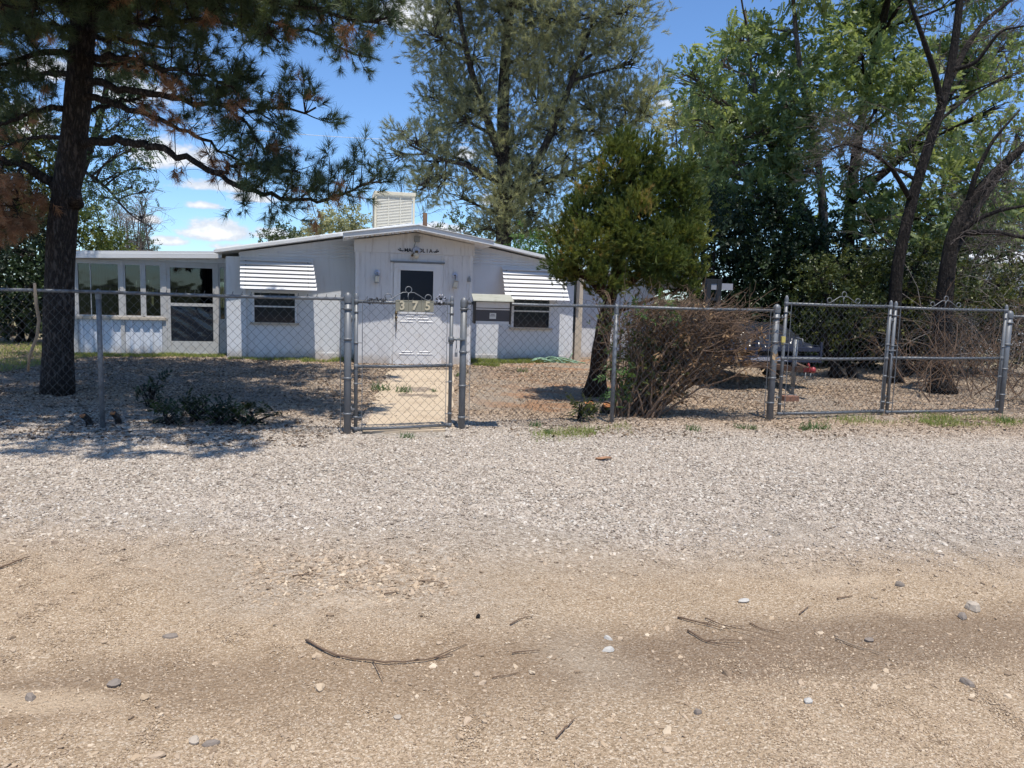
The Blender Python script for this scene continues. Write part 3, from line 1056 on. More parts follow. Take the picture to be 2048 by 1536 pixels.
    rm.box(-3.10, 0.0, 3.5, 3.58, -0.05, 0.9)
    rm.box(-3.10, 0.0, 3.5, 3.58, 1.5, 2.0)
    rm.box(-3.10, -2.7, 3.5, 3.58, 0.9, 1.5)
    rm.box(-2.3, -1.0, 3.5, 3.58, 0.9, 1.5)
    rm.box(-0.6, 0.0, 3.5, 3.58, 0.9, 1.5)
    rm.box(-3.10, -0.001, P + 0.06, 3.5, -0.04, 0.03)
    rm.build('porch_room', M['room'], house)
    cu = MB()
    for k in range(26):
        a = -2.98 + k * 0.026
        if k % 13 in (4, 5, 10):
            continue
        cu.bar((a, P + 0.32 + 0.02 * (k % 2), 0.8), (a, P + 0.32 + 0.02 * (k % 2), 1.78), 0.024, 0.006)
    cu.build('curtain', M['curtain'], house)
    cu = MB()
    for k in range(9):
        a = -0.95 + k * 0.05
        cu.bar((a, P + 1.6, 0.6), (a, P + 1.6, 1.75), 0.045, 0.01)
    cu.build('curtain', M['curtain'], house)
    # porch roof with its deep stepped fascia
    pr = MB()
    pr.prism([(-3.24, 1.975), (-0.10, 2.085), (-0.10, 2.10), (-3.24, 1.99)], P - 0.16, 4.2)
    pr.build('porch_roof', M['roof_white'], house)
    fa = MB()
    fa.prism([(-3.25, 1.855), (-0.36, 1.955), (-0.36, 2.032), (-3.25, 1.932)], P - 0.205, P - 0.165)
    fa.prism([(-3.25, 1.936), (-0.36, 2.036), (-0.36, 2.092), (-3.25, 1.992)], P - 0.188, P - 0.165)
    fa.box(-3.25, -3.225, P - 0.164, 4.2, 1.86, 1.992)
    fa.build('porch_fascia', M['white_metal'], house)
    # --- right end of the house: window strip, corner post, set-back wing with a porch roof
    x = MB()
    x.box(6.862, 6.905, 0.01, 0.06, 0.62, 1.90)
    x.build('side_window', M['pane'], house)
    x = MB()
    x.box(6.92, 7.07, 0.0, 0.15, -0.05, 1.96)
    x.build('porch_post', M['sill'], house, 0.005)
    x = MB()
    x.cut().box(6.863, 9.15, 1.0, 1.08, -0.05, 1.86)
    x.cut().box(6.863, 10.3, 4.2, 4.28, -0.05, 1.86)
    x.build_each('wing_wall', M['white'], house)
    x = MB()
    x.box(9.15, 9.32, 1.0, 1.12, 1.50, 1.86)
    x.box(9.32, 10.22, 1.02, 1.08, 1.62, 1.86)
    x.build('wing_header', M['white_trim'], house)
    x = MB()
    x.prism([(6.90, 1.965), (10.45, 1.865), (10.45, 1.94), (6.90, 2.04)], 0.62, 4.4)
    x.build('wing_roof', M['roof_white'], house, 0.008)
    x = MB()
    for a in (10.2,):
        x.box(a, a + 0.09, 1.0, 1.09, -0.05, 1.87)
    x.build('porch_post', M['white_trim'], house)
    # vent pipe
    v = MB()
    v.tube([(3.98, 3.2, 2.5), (3.98, 3.2, 3.33)], 0.055, 12)
    v.build('vent_pipe', M['rust'], house)
    v = MB()
    v.tube([(4.1, 3.3, 2.5), (4.1, 3.3, 2.93), (4.2, 3.3, 3.02), (4.55, 3.3, 2.96), (5.2, 3.4, 2.9)], 0.013, 6)
    v.build('conduit', M['galv_worn'], house)


make_house()


def make_house_fittings():
    # evaporative cooler standing on the roof
    c = thing('evaporative_cooler', 'cream louvred evaporative cooler standing on the roof ridge', 'cooler', hw(3.12, 2.0, 2.72), H_YAW)
    mb = MB()
    w = 0.445
    mb.box(-w, w, -w, w, 0.0, 0.05)
    mb.box(-w - 0.015, w + 0.015, -w - 0.015, w + 0.015, 0.80, 0.87)
    for sx in (-1, 1):
        for sy in (-1, 1):
            x0, y0 = sx * (w - 0.05), sy * (w - 0.05)
            mb.box(min(x0, sx * w), max(x0, sx * w), min(y0, sy * w), max(y0, sy * w), 0.05, 0.80)
    mb.box(-w + 0.06, w - 0.06, -w + 0.06, w - 0.06, 0.05, 0.80)
    mb.build('cabinet', M['cooler'], c, 0.006)
    lg = MB()
    for sx in (-1, 1):
        for sy in (-1, 1):
            lg.cut().box(sx * 0.38 - 0.03, sx * 0.38 + 0.03, sy * 0.38 - 0.03, sy * 0.38 + 0.03, -0.16, 0.0)
    lg.build_each('stand_leg', M['galv'], c)
    for face in (0, 1):
        p = MB()
        m = Matrix.Rotation(-PI / 2 * face, 4, 'Z')
        for q in range(3):
            a = -w + 0.055 + q * 0.262
            b_ = a + 0.247
            for k in range(21):
                z = 0.085 + k * 0.0335
                vs = [(a, -w + 0.012, z), (b_, -w + 0.012, z), (b_, -w + 0.032, z + 0.034), (a, -w + 0.032, z + 0.034),
                      (a, -w + 0.016, z - 0.003), (b_, -w + 0.016, z - 0.003), (b_, -w + 0.037, z + 0.032), (a, -w + 0.037, z + 0.032)]
                p.add([m @ Vector(v) for v in vs], [(0, 1, 2, 3), (7, 6, 5, 4), (0, 4, 5, 1), (3, 2, 6, 7)])
            if q:
                p.box(a - 0.015, a, -w + 0.004, -w + 0.05, 0.06, 0.79, m)
        p.box(-w + 0.05, w - 0.05, -w + 0.008, -w + 0.05, 0.052, 0.082, m)
        p.box(-w + 0.05, w - 0.05, -w + 0.008, -w + 0.05, 0.775, 0.799, m)
        p.build('louvre_panel', M['louvre'], c)
    n = MB()
    n.box(-0.22, -0.10, -w + 0.002, -w + 0.008, 0.060, 0.076)
    n.build('maker_plate', M['ink'], c)

    # the name in black metal letters over the door
    B = -1.0
    nm = thing('name_sign', 'black metal name letters with leaf sprigs above the front door', 'sign', hw(3.39, B - 0.03, 2.19), H_YAW)
    lets = 'MAGNOLIA'
    us = [-0.235, -0.167, -0.10, -0.035, 0.035, 0.10, 0.165, 0.235]
    for ch, u in zip(lets, us):
        vs, fs = text_mesh(ch, 0.098, 0.008, 0.0016)
        mb = MB()
        mb.add([(a + u, b_, z) for a, b_, z in vs], fs)
        mb.build('letter', M['black'], nm)
    sp = MB()
    for s in (-1, 1):
        sp.cut()
        for (dx, dz, ang, L) in ((0.30, -0.01, 0.9, 0.05), (0.325, 0.0, 0.3, 0.05), (0.345, 0.02, 1.3, 0.05), (0.36, 0.01, 0.6, 0.045)):
            ca, sa = math.cos(ang), math.sin(ang)
            pts = [(0, 0), (L * 0.5, 0.011), (L, 0), (L * 0.5, -0.011)]
            poly = [(s * (dx + a * ca - b_ * sa), dz - 0.02 + a * sa + b_ * ca) for a, b_ in pts]
            sp.prism(poly if s > 0 else poly[::-1], -0.004, 0.004)
        sp.tube([(s * 0.275, 0, -0.005), (s * 0.31, 0, -0.02), (s * 0.36, 0, 0.0)], 0.004, 5)
    sp.build_each('leaf_sprig', M['black'], nm)

    # bare bulb porch light with its cable, hanging in front of the name
    fl = thing('porch_light', 'clear globe porch light on a dangling wire over the front door', 'light', hw(3.355, B - 0.045, 2.40), H_YAW)
    mb = MB()
    mb.box(-0.055, 0.055, -0.045, 0.022, -0.05, 0.045)
    mb.box(-0.062, 0.062, -0.055, -0.02, 0.045, 0.06)
    mb.build('sensor_box', M['lamp_plastic'], fl, 0.006)
    mb = MB()
    mb.tube([(-0.03, -0.02, -0.05), (-0.055, -0.02, -0.14), (-0.075, -0.02, -0.27), (-0.085, -0.02, -0.33)], 0.005, 6)
    mb.build('cable', M['black'], fl)
    mb = MB()
    mb.lathe([(0.0, 0.03), (0.07, 0.025), (0.075, -0.01), (0.0, -0.015)], (-0.01, 0.0, -0.21), 16, Matrix.Rotation(PI / 2, 4, 'X'))
    mb.build('back_plate', M['lamp_blue'], fl)
    mb = MB()
    mb.cut().lathe([(0.0, 0.045), (0.03, 0.04), (0.03, -0.005), (0.0, -0.01)], (-0.01, -0.05, -0.255), 14)
    mb.cut().tube([(-0.10, -0.03, -0.325), (-0.08, -0.03, -0.29)], 0.018, 8)
    mb.build_each('socket', M['brass'], fl)
    mb = MB()
    mb.lathe([(0.0, 0.055), (0.03, 0.05), (0.052, 0.02), (0.055, 0.0), (0.045, -0.035), (0.02, -0.053), (0.0, -0.055)], (-0.01, -0.05, -0.305), 16)
    mb.build('bulb', M['lamp_glass'], fl)

    # the two wall lamps beside the door
    def lamp(loc, label, broken):
        o = thing('wall_lamp', label, 'light', loc, H_YAW, 'wall lamps beside the front door')
        mb = MB()
        mb.lathe([(0.0, 0.02), (0.048, 0.016), (0.056, 0.0), (0.056, -0.01), (0.0, -0.012)], (0, 0, 0), 18, Matrix.Rotation(PI / 2, 4, 'X'))
        mb.build('back_plate', M['lamp_blue'], o)
        mb = MB()
        mb.lathe([(0.0, 0.05), (0.014, 0.045), (0.014, 0.0), (0.0, -0.004)], (0, 0, 0), 10, Matrix.Rotation(PI / 2, 4, 'X'))
        mb.tube([(0, -0.045, 0), (0.004, -0.05, -0.05), (0.0, -0.05, -0.09)], 0.008, 6)
        mb.build('arm', M['black'] if broken else M['lamp_plastic'], o)
        mb = MB()
        dx, tilt = (0.01, 0.25) if broken else (-0.005, 0.05)
        m = Matrix.Translation((dx, -0.05, -0.175 if broken else -0.115)) @ Matrix.Rotation(tilt, 4, 'Y')
        for k in range(6):
            pass
        mb.box(-0.038, 0.038, -0.038, 0.038, -0.065, 0.055, m)
        mb.build('lamp_shade', M['lamp_glass'], o, 0.012)
        mb = MB()
        mb.cut().box(-0.042, 0.042, -0.042, 0.042, 0.055, 0.07, m)
        mb.cut().box(-0.042, 0.042, -0.042, 0.042, -0.078, -0.065, m)
        mb.build_each('cap', M['sill'] if broken else M['lamp_plastic'], o)
        return o
    lamp(hw(2.61, B - 0.02, 1.745), 'upright wall lamp on the panel to the hinge side of the door handle', False)
    lamp(hw(4.10, B - 0.02, 1.745), 'broken wall lamp with tilted shade hanging below its round plate', True)
    bell = MB()
    bell.prism([(-0.035, -0.06), (0.035, -0.06), (0.03, 0.0), (0.0, 0.055), (-0.03, 0.0)], -0.025, 0.0)
    bell.box(-0.02, 0.02, -0.032, -0.025, -0.045, -0.01)
    b_ = bell.build('weather_box', M['lamp_plastic'], None, 0.003, hw(4.385, B - 0.016, 1.69))
    b_.rotation_euler = (0, 0, H_YAW)
    tag(b_, 'small grey house-shaped box on the entry wall near its corner', 'box')


make_house_fittings()

# ------------------------------------------------------------------ chain link fences and gates
def chain_link(mb, A, B, z0, z1, d=0.088, r=0.0022, off=0.0):
    """woven wire between A and B: every wire is a zigzag that hooks its neighbours"""
    A, B = Vector(A), Vector(B)
    L = (B - A).length
    t_ = (B - A) / L
    n_ = Vector((-t_.y, t_.x))
    h = d / 2
    ncol = int(L / h)
    nrow = int((z1 - z0) / h)
    h = L / ncol
    for i in range(ncol):
        pts = []
        for k in range(nrow + 1):
            s = i + ((i + k) % 2)
            p = A + t_ * (s * h) + n_ * (off + (0.003 if (i + k) % 2 else -0.003))
            wob = 0.0025 * math.sin(i * 2.1 + k * 1.7)
            pts.append((p.x + wob, p.y, z0 + (z1 - z0) * k / nrow + wob))
        # knuckle: twisted pair of ends above and below
        e = pts[-1]
        pts.append((e[0] + 0.006 * t_.x, e[1] + 0.006 * t_.y, e[2] + 0.02))
        mb.tube(pts, r, 3, True, False)
    return mb


def ball_cap(mb, x, y, z, r):
    mb.lathe([(r * 1.12, -0.055), (r * 1.14, -0.01), (r * 1.08, 0.012), (r * 0.75, 0.034), (r * 0.35, 0.045), (0.0, 0.048)], (x, y, z), 14)


def post(fence, x, y, h, r, mat='galv', cap=True, lean=(0, 0)):
    mb = MB()
    mb.tube([(x, y, -0.3), (x + lean[0] * 0.5, y + lean[1] * 0.5, h * 0.5), (x + lean[0], y + lean[1], h)], r, 14)
    p = mb.build('post', M[mat], fence)
    if cap:
        c = MB()
        ball_cap(c, x + lean[0], y + lean[1], h, r)
        c.build('post_cap', M['galv'], p)
    return p


def bands(fence, x, y, zs, r, to=None):
    mb = MB()
    for z in zs:
        mb.cut().lathe([(r * 1.0, -0.012), (r * 1.16, -0.012), (r * 1.16, 0.012), (r * 1.0, 0.012)], (x, y, z), 14)
        if to:
            mb.bar((x + to[0] * r, y + to[1] * r, z), (x + to[0] * (r + 0.035), y + to[1] * (r + 0.035), z), 0.022, 0.006)
    mb.build_each('tension_band', M['galv'], fence)


def fence_run(f, pts, z0=0.03, z1=1.335, rail=1.315, mat='wire', railmat='galv_worn', rr=0.017, skip_rail=False):
    mesh = MB()
    rl = MB()
    for a, b_ in zip(pts[:-1], pts[1:]):
        chain_link(mesh, a, b_, z0, z1, off=-0.024)
        rl.tube([(a[0], a[1], rail), ((a[0] + b_[0]) / 2, (a[1] + b_[1]) / 2, rail - 0.006), (b_[0], b_[1], rail)], rr, 10)
    mesh.build('wire_mesh', M[mat], f)
    rl.build('top_rail', M[railmat], f)


FL = thing('chain_link_fence', 'grey chain link fence run beside the pine, ending at the walk gate hinge post', 'fence', (0, 0, 0))
fence_run(FL, [(-8.4, 7.30), (-3.99, 7.40), (-1.625, 7.44)])
post(FL, -3.99, 7.42, 1.30, 0.024, 'galv_worn', True, (0.0, 0.0))
post(FL, -6.35, 7.36, 1.30, 0.024, 'galv_worn', True)
post(FL, -1.60, 7.44, 1.335, 0.035)
bands(FL, -1.60, 7.44, (1.22, 0.93, 0.55, 0.2), 0.035, (-1, 0))
tb = MB()
tb.bar((-1.665, 7.425, 0.06), (-1.665, 7.425, 1.30), 0.014, 0.005)
tb.build('tension_bar', M['galv_worn'], FL)

FR = thing('chain_link_fence', 'grey chain link fence run between the mailbox and the driveway gates, brush grown through it', 'fence', (0, 0, 0))
PR = [(-0.515, 7.93), (1.14, 8.62), (3.12, 9.20)]
fence_run(FR, PR, rail=1.305, z1=1.34)
post(FR, *PR[0], 1.315, 0.035)
post(FR, *PR[1], 1.285, 0.024, 'galv_worn')
post(FR, *PR[2], 1.335, 0.04)
dR = (0.94, 0.34)
bands(FR, *PR[0], (1.24, 0.80, 0.45, 0.12), 0.035, dR)
bands(FR, *PR[2], (1.22, 0.93, 0.5, 0.2), 0.04, (-dR[0], -dR[1]))
tb = MB()
tb.cut().bar((PR[0][0] + 0.075, PR[0][1] + 0.01, 0.06), (PR[0][0] + 0.075, PR[0][1] + 0.01, 1.32), 0.014, 0.005)
tb.cut().bar((PR[2][0] - 0.085, PR[2][1] - 0.05, 0.06), (PR[2][0] - 0.085, PR[2][1] - 0.05, 1.30), 0.014, 0.005)
tb.build_each('tension_bar', M['galv_worn'], FR)

FX = thing('chain_link_fence', 'grey chain link fence run past the driveway gates, backed by dry twigs', 'fence', (0, 0, 0))
fence_run(FX, [(6.66, 10.36), (9.4, 11.2), (12.0, 12.0)], rail=1.305, z1=1.33)
post(FX, 6.63, 10.36, 1.335, 0.04)
post(FX, 9.4, 11.2, 1.29, 0.026)
bands(FX, 6.63, 10.36, (1.22, 0.93, 0.6, 0.25), 0.04, (0.95, 0.3))


def scroll(mb, c, t_, s=1.0, asym=0.0):
    """wrought scrollwork standing on a gate's top rail: ring on a stalk, two arms ending in curls"""
    c = Vector(c)
    t3 = Vector((t_[0], t_[1], 0))
    up = Vector((0, 0, 1))
    P = lambda a, b_: c + t3 * (a * s) + up * (b_ * s)
    ring = [P(0.032 * math.sin(q * 2 * PI / 14), 0.115 + 0.032 * math.cos(q * 2 * PI / 14)) for q in range(14)]
    mb.tube(ring, 0.005, 6, True, False, True)
    mb.tube([P(0.0, 0.083), P(-0.006, 0.05), P(0.0, 0.015)], 0.006, 6)
    for sg in (-1, 1):
        arm = [P(sg * 0.012, 0.09), P(sg * 0.06, 0.088), P(sg * 0.12, 0.055), P(sg * 0.17, 0.024), P(sg * 0.205, 0.014)]
        curl = [P(sg * (0.205 + 0.033 * math.sin(a)), 0.043 - 0.029 * math.cos(a)) for a in np.linspace(0.3, 5.0, 12)]
        mb.tube(arm + curl, 0.005, 6, True, False)


def gate(name, label, A, B, z0, z1, zm, scroll_at, scroll_s, group=None, r=0.019, posts_up=0.0, mid_mesh=True):
    g = thing(name, label, 'gate', (A[0], A[1], 0), 0, group)
    b_ = (B[0] - A[0], B[1] - A[1])
    L = math.hypot(*b_)
    t_ = (b_[0] / L, b_[1] / L)
    fr = MB()
    for q, (x, y) in enumerate(((0, 0), b_)):
        fr.tube([(x, y, z0 - 0.02), (x, y, z1 + 0.012 + posts_up * (q == 0))], r, 12)
        ball_cap(fr, x, y, z1 + 0.012 + posts_up * (q == 0), r)
    for z in (z0, zm, z1 - 0.02):
        fr.tube([(0, 0, z), (b_[0] * 0.5, b_[1] * 0.5, z - 0.006), (b_[0], b_[1], z)], r * 0.86, 10)
        for (x, y) in ((0, 0), b_):
            fr.lathe([(r, -0.022), (r * 1.2, -0.02), (r * 1.2, 0.02), (r, 0.022)], (x, y, z), 12)
    fr.build('gate_frame', M['galv'], g)
    m = MB()
    i0, i1 = 0.05, L - 0.05
    chain_link(m, (t_[0] * i0, t_[1] * i0), (t_[0] * i1, t_[1] * i1), z0, z1 + 0.01, off=-0.02)
    m.build('wire_mesh', M['wire'], g)
    tb = MB()
    for s in (0.055, L - 0.055):
        tb.cut()
        x, y = t_[0] * s + t_[1] * 0.025, t_[1] * s - t_[0] * 0.025
        tb.bar((x, y, z0 + 0.01), (x, y, z1 - 0.02), 0.013, 0.005)
        for z in (z0 + 0.12, z0 + 0.45, z0 + 0.85, z1 - 0.12):
            xe, ye = (0, 0) if s < L / 2 else b_
            tb.bar((x, y, z), (xe, ye, z), 0.02, 0.006)
            tb.lathe([(r, -0.01), (r * 1.18, -0.01), (r * 1.18, 0.01), (r, 0.01)], (xe, ye, z), 12)
    tb.build_each('tension_bar', M['galv_worn'], g)
    sc = MB()
    scroll(sc, (t_[0] * scroll_at, t_[1] * scroll_at, z1 - 0.01), t_, scroll_s)
    sc.build('scroll_ornament', M['galv'], g)
    hg = MB()
    for z in (z0 + 0.2, z1 - 0.18):
        hg.cut().bar((0, 0, z), (-t_[0] * 0.06, -t_[1] * 0.06, z), 0.03, 0.012)
        hg.tube([(-t_[0] * 0.045, -t_[1] * 0.045, z - 0.035), (-t_[0] * 0.045, -t_[1] * 0.045, z + 0.025)], 0.008, 8)
    hg.build_each('hinge', M['galv'], g)
    return g, t_, L


GW, GT, GL = gate('walk_gate', 'narrow chain link walk gate across the concrete path to the front door', (-1.525, 7.47), (-0.635, 7.87), 0.045, 1.315, 0.665, 0.52, 1.0)
lt = MB()                                            # fork latch reaching the post
lz = 0.93
lt.lathe([(0.02, -0.03), (0.03, -0.028), (0.03, 0.028), (0.02, 0.03)], (0.89, 0.40, lz), 12)
lt.tube([(0.89, 0.40, lz), (0.95, 0.425, lz + 0.004), (1.02, 0.455, lz)], 0.014, 8)
lt.bar((0.93, 0.40, lz), (1.03, 0.43, lz), 0.03, 0.012)
lt.tube([(0.945, 0.40, lz), (0.945, 0.39, lz - 0.09)], 0.006, 6)
lt.build('latch', M['galv'], GW)
pl = MB()
pl.box(-0.014, 0.014, -0.008, 0.008, -0.045, 0.0)
pl.tube([(-0.009, 0, 0.0), (-0.009, 0, 0.03), (0, 0, 0.04), (0.009, 0, 0.03), (0.009, 0, 0.0)], 0.003, 6)
p_ = pl.build('padlock', M['galv_worn'], None, 0.002, (-1.525 + 0.945, 7.47 + 0.385, lz - 0.13))
tag(p_, 'small dull padlock hanging under the walk gate latch', 'padlock')

gate('drive_gate', 'chain link drive gate leaf nearest the brush pile, with a taller hinge stile', (3.235, 9.22), (4.725, 9.73), 0.065, 1.41, 0.735, 0.84, 1.05, 'double driveway gates', 0.021, 0.02)
GD, t2, L2 = gate('drive_gate', 'chain link drive gate leaf in front of the stout forked bare trunk', (4.80, 9.755), (6.55, 10.32), 0.05, 1.40, 0.745, 0.80, 1.05, 'double driveway gates', 0.021)
dl = MB()
dl.tube([(-0.05, -0.045, 0.80), (-0.03, -0.05, 0.80), (-0.02, -0.05, 0.2)], 0.010, 8)
dl.bar((-0.09, -0.03, 0.84), (0.03, -0.02, 0.84), 0.04, 0.012)
dl.build('drop_rod', M['galv_worn'], GD)
yl = MB()
yl.box(-0.022, 0.022, -0.02, 0.02, -0.035, 0.035)
yl.tube([(-0.012, 0, -0.03), (-0.012, 0, -0.055), (0.012, 0, -0.055), (0.012, 0, -0.03)], 0.005, 6)
y_ = yl.build('padlock', M['yellow'], None, 0.008, (3.205, 9.16, 0.965))
tag(y_, 'yellow padlock hanging between the fence post and the drive gate', 'padlock')

# ------------------------------------------------------------------ things hung on the fence
ns = thing('number_sign', 'tan house number sign 375 wired to the top of the walk gate', 'sign', (-0.985, 7.665, 1.262), math.atan2(GT[1], GT[0]))
for k, ch in enumerate('375'):
    mb = MB()
    x0 = -0.196 + k * 0.131
    mb.box(x0, x0 + 0.129, -0.005, 0.005, -0.056, 0.056)
    mb.box(x0 + 0.004, x0 + 0.125, -0.008, -0.0052, 0.048, 0.053)
    mb.box(x0 + 0.004, x0 + 0.125, -0.008, -0.0052, -0.053, -0.048)
    pl = mb.build('number_plate', M['plate'], ns, 0.001)
    vs, fs = text_mesh(ch, 0.118, 0.008, 0.003)
    d = MB()
    d.add([(a + x0 + 0.064, b_ - 0.0095, z) for a, b_, z in vs], fs)
    d.build('digit', M['digit'], pl)
wr = MB()
for x in (-0.15, 0.0, 0.15):
    wr.cut().tube([(x + 0.016 * math.sin(q), 0.03 + 0.032 * math.cos(q), 0.04 + 0.004 * q) for q in np.linspace(0, 6.2, 14)], 0.002, 4)
wr.build_each('tie_wire', M['galv_worn'], ns)

# flower made of ribbon and wire, tied on the gate's top rail
fw = thing('wire_flower', 'faded silvery cloth flower tangled with wire on the walk gate rail', 'ornament', (-0.735, 7.80, 1.31), 0)
rnd = random.Random(4)
mb = MB()
for k in range(11):
    a = k * 0.61
    r0_ = 0.045
    pts = []
    for q in range(7):
        s = q / 6
        pts.append((math.cos(a) * r0_ * math.sin(PI * s) * 1.2 + rnd.uniform(-.006, .006), -0.03 + 0.02 * math.sin(a * 3 + s * 3), 0.02 + r0_ * math.sin(a) * (0.3 + s) + rnd.uniform(-.01, .01)))
    mb.tube(pts, 0.0045, 5)
mb.build('tangle', M['black'], fw)
mb = MB()
for k in range(8):
    a = k * PI / 4 + 0.2
    for s in (0.5, 0.9):
        a += rnd.uniform(-.3, .3)
        c = Vector((0.022 * s * math.cos(a), -0.05 - 0.012 * s, 0.03 + 0.026 * s * math.sin(a)))
        mb.add([c, c + Vector((0.018 * math.cos(a + .6), -0.012, 0.018 * math.sin(a + .6))), c + Vector((0.034 * math.cos(a), -0.004, 0.034 * math.sin(a))), c + Vector((0.018 * math.cos(a - .6), -0.012, 0.018 * math.sin(a - .6)))], [(0, 1, 2, 3)])
mb.build('petals', M['grey_plate'], fw)
tg = thing('wire_tangle', 'dark twisted wire and dried vine wrapped on the walk gate rail beside its hinge', 'wire', (-1.40, 7.53, 1.30), 0)
mb = MB()
for k in range(6):
    pts = [(s * 0.16 - 0.02 + rnd.uniform(-.012, .012), 0.026 * math.cos(q * 1.9 + k) - 0.005 + s * 0.07, 0.026 * math.sin(q * 1.9 + k) + rnd.uniform(-.012, .016)) for q, s in enumerate(np.linspace(0, 1, 12))]
    mb.tube(pts, 0.0035, 5)
mb.build('tangle', M['black'], tg)

# mailbox
mbx = thing('mailbox', 'charcoal wedge mailbox with pale panel, lichen stained lid and a sticker, hung on the fence', 'mailbox', (-0.235, 7.985, 1.10), R(7))
b = MB()
prof = [(-0.13, 0.0), (0.06, 0.0), (0.06, 0.285), (-0.19, 0.235)]
for x0, x1 in ((-0.19, -0.172), (0.172, 0.19)):
    b.prism(prof, x0, x1, 'x')
b.prism([(0.04, 0.0), (0.06, 0.0), (0.06, 0.285), (0.04, 0.285)], -0.172, 0.172, 'x')
b.prism([(-0.12, 0.0), (0.04, 0.0), (0.04, 0.012), (-0.12, 0.012)], -0.172, 0.172, 'x')
b.build('body', M['black'], mbx, 0.002)
b = MB()
fx = lambda z: -0.122 - 0.06 * z / 0.235
b.prism([(fx(0.03), 0.03), (fx(0.14), 0.14), (fx(0.14) + 0.012, 0.14), (fx(0.03) + 0.012, 0.03)], -0.171, 0.171, 'x')
b.build('front_panel', M['mail_dark'], mbx)
b = MB()
b.prism([(fx(0.0) - 0.006, -0.004), (fx(0.0) - 0.006, 0.028), (fx(0.0) + 0.012, 0.028), (fx(0.0) + 0.012, -0.004)], -0.168, 0.171, 'x')
b.build('bottom_rail', M['mail_pale'], mbx)
b = MB()
b.prism([(fx(0.142), 0.142), (fx(0.156), 0.156), (fx(0.156) + 0.02, 0.156), (fx(0.142) + 0.02, 0.142)], -0.171, 0.171, 'x')
b.prism([(fx(0.163), 0.163), (fx(0.222), 0.222), (fx(0.222) + 0.015, 0.222), (fx(0.163) + 0.015, 0.163)], -0.171, 0.171, 'x')
b.build('pale_panel', M['mail_pale'], mbx)
b = MB()
b.prism([(-0.225, 0.228), (0.065, 0.288), (0.065, 0.302), (-0.22, 0.242)], -0.205, 0.205, 'x')
b.build('lid', M['mail_lid'], mbx, 0.003)
b = MB()
b.prism([(fx(0.05) - 0.003, 0.052), (fx(0.11) - 0.003, 0.112), (fx(0.11) - 0.0006, 0.112), (fx(0.05) - 0.0006, 0.052)], -0.03, 0.036, 'x')
st = b.build('sticker', M['sticker'], mbx)
b = MB()
for z, a, c in ((0.092, -0.016, 0.022), (0.078, -0.022, 0.028)):
    for q in range(5):
        xa = a + (c - a) * q / 5
        b.prism([(fx(z) - 0.0045, z), (fx(z + .009) - 0.0045, z + .009), (fx(z + .009) - 0.0032, z + .009), (fx(z) - 0.0032, z)], xa, xa + (c - a) / 5 * 0.7, 'x')
b.build('print', M['ink'], st)

# ------------------------------------------------------------------ yard objects
def ground_z(x, y):
    return float(gh(np.array([x]), np.array([y]))[0])


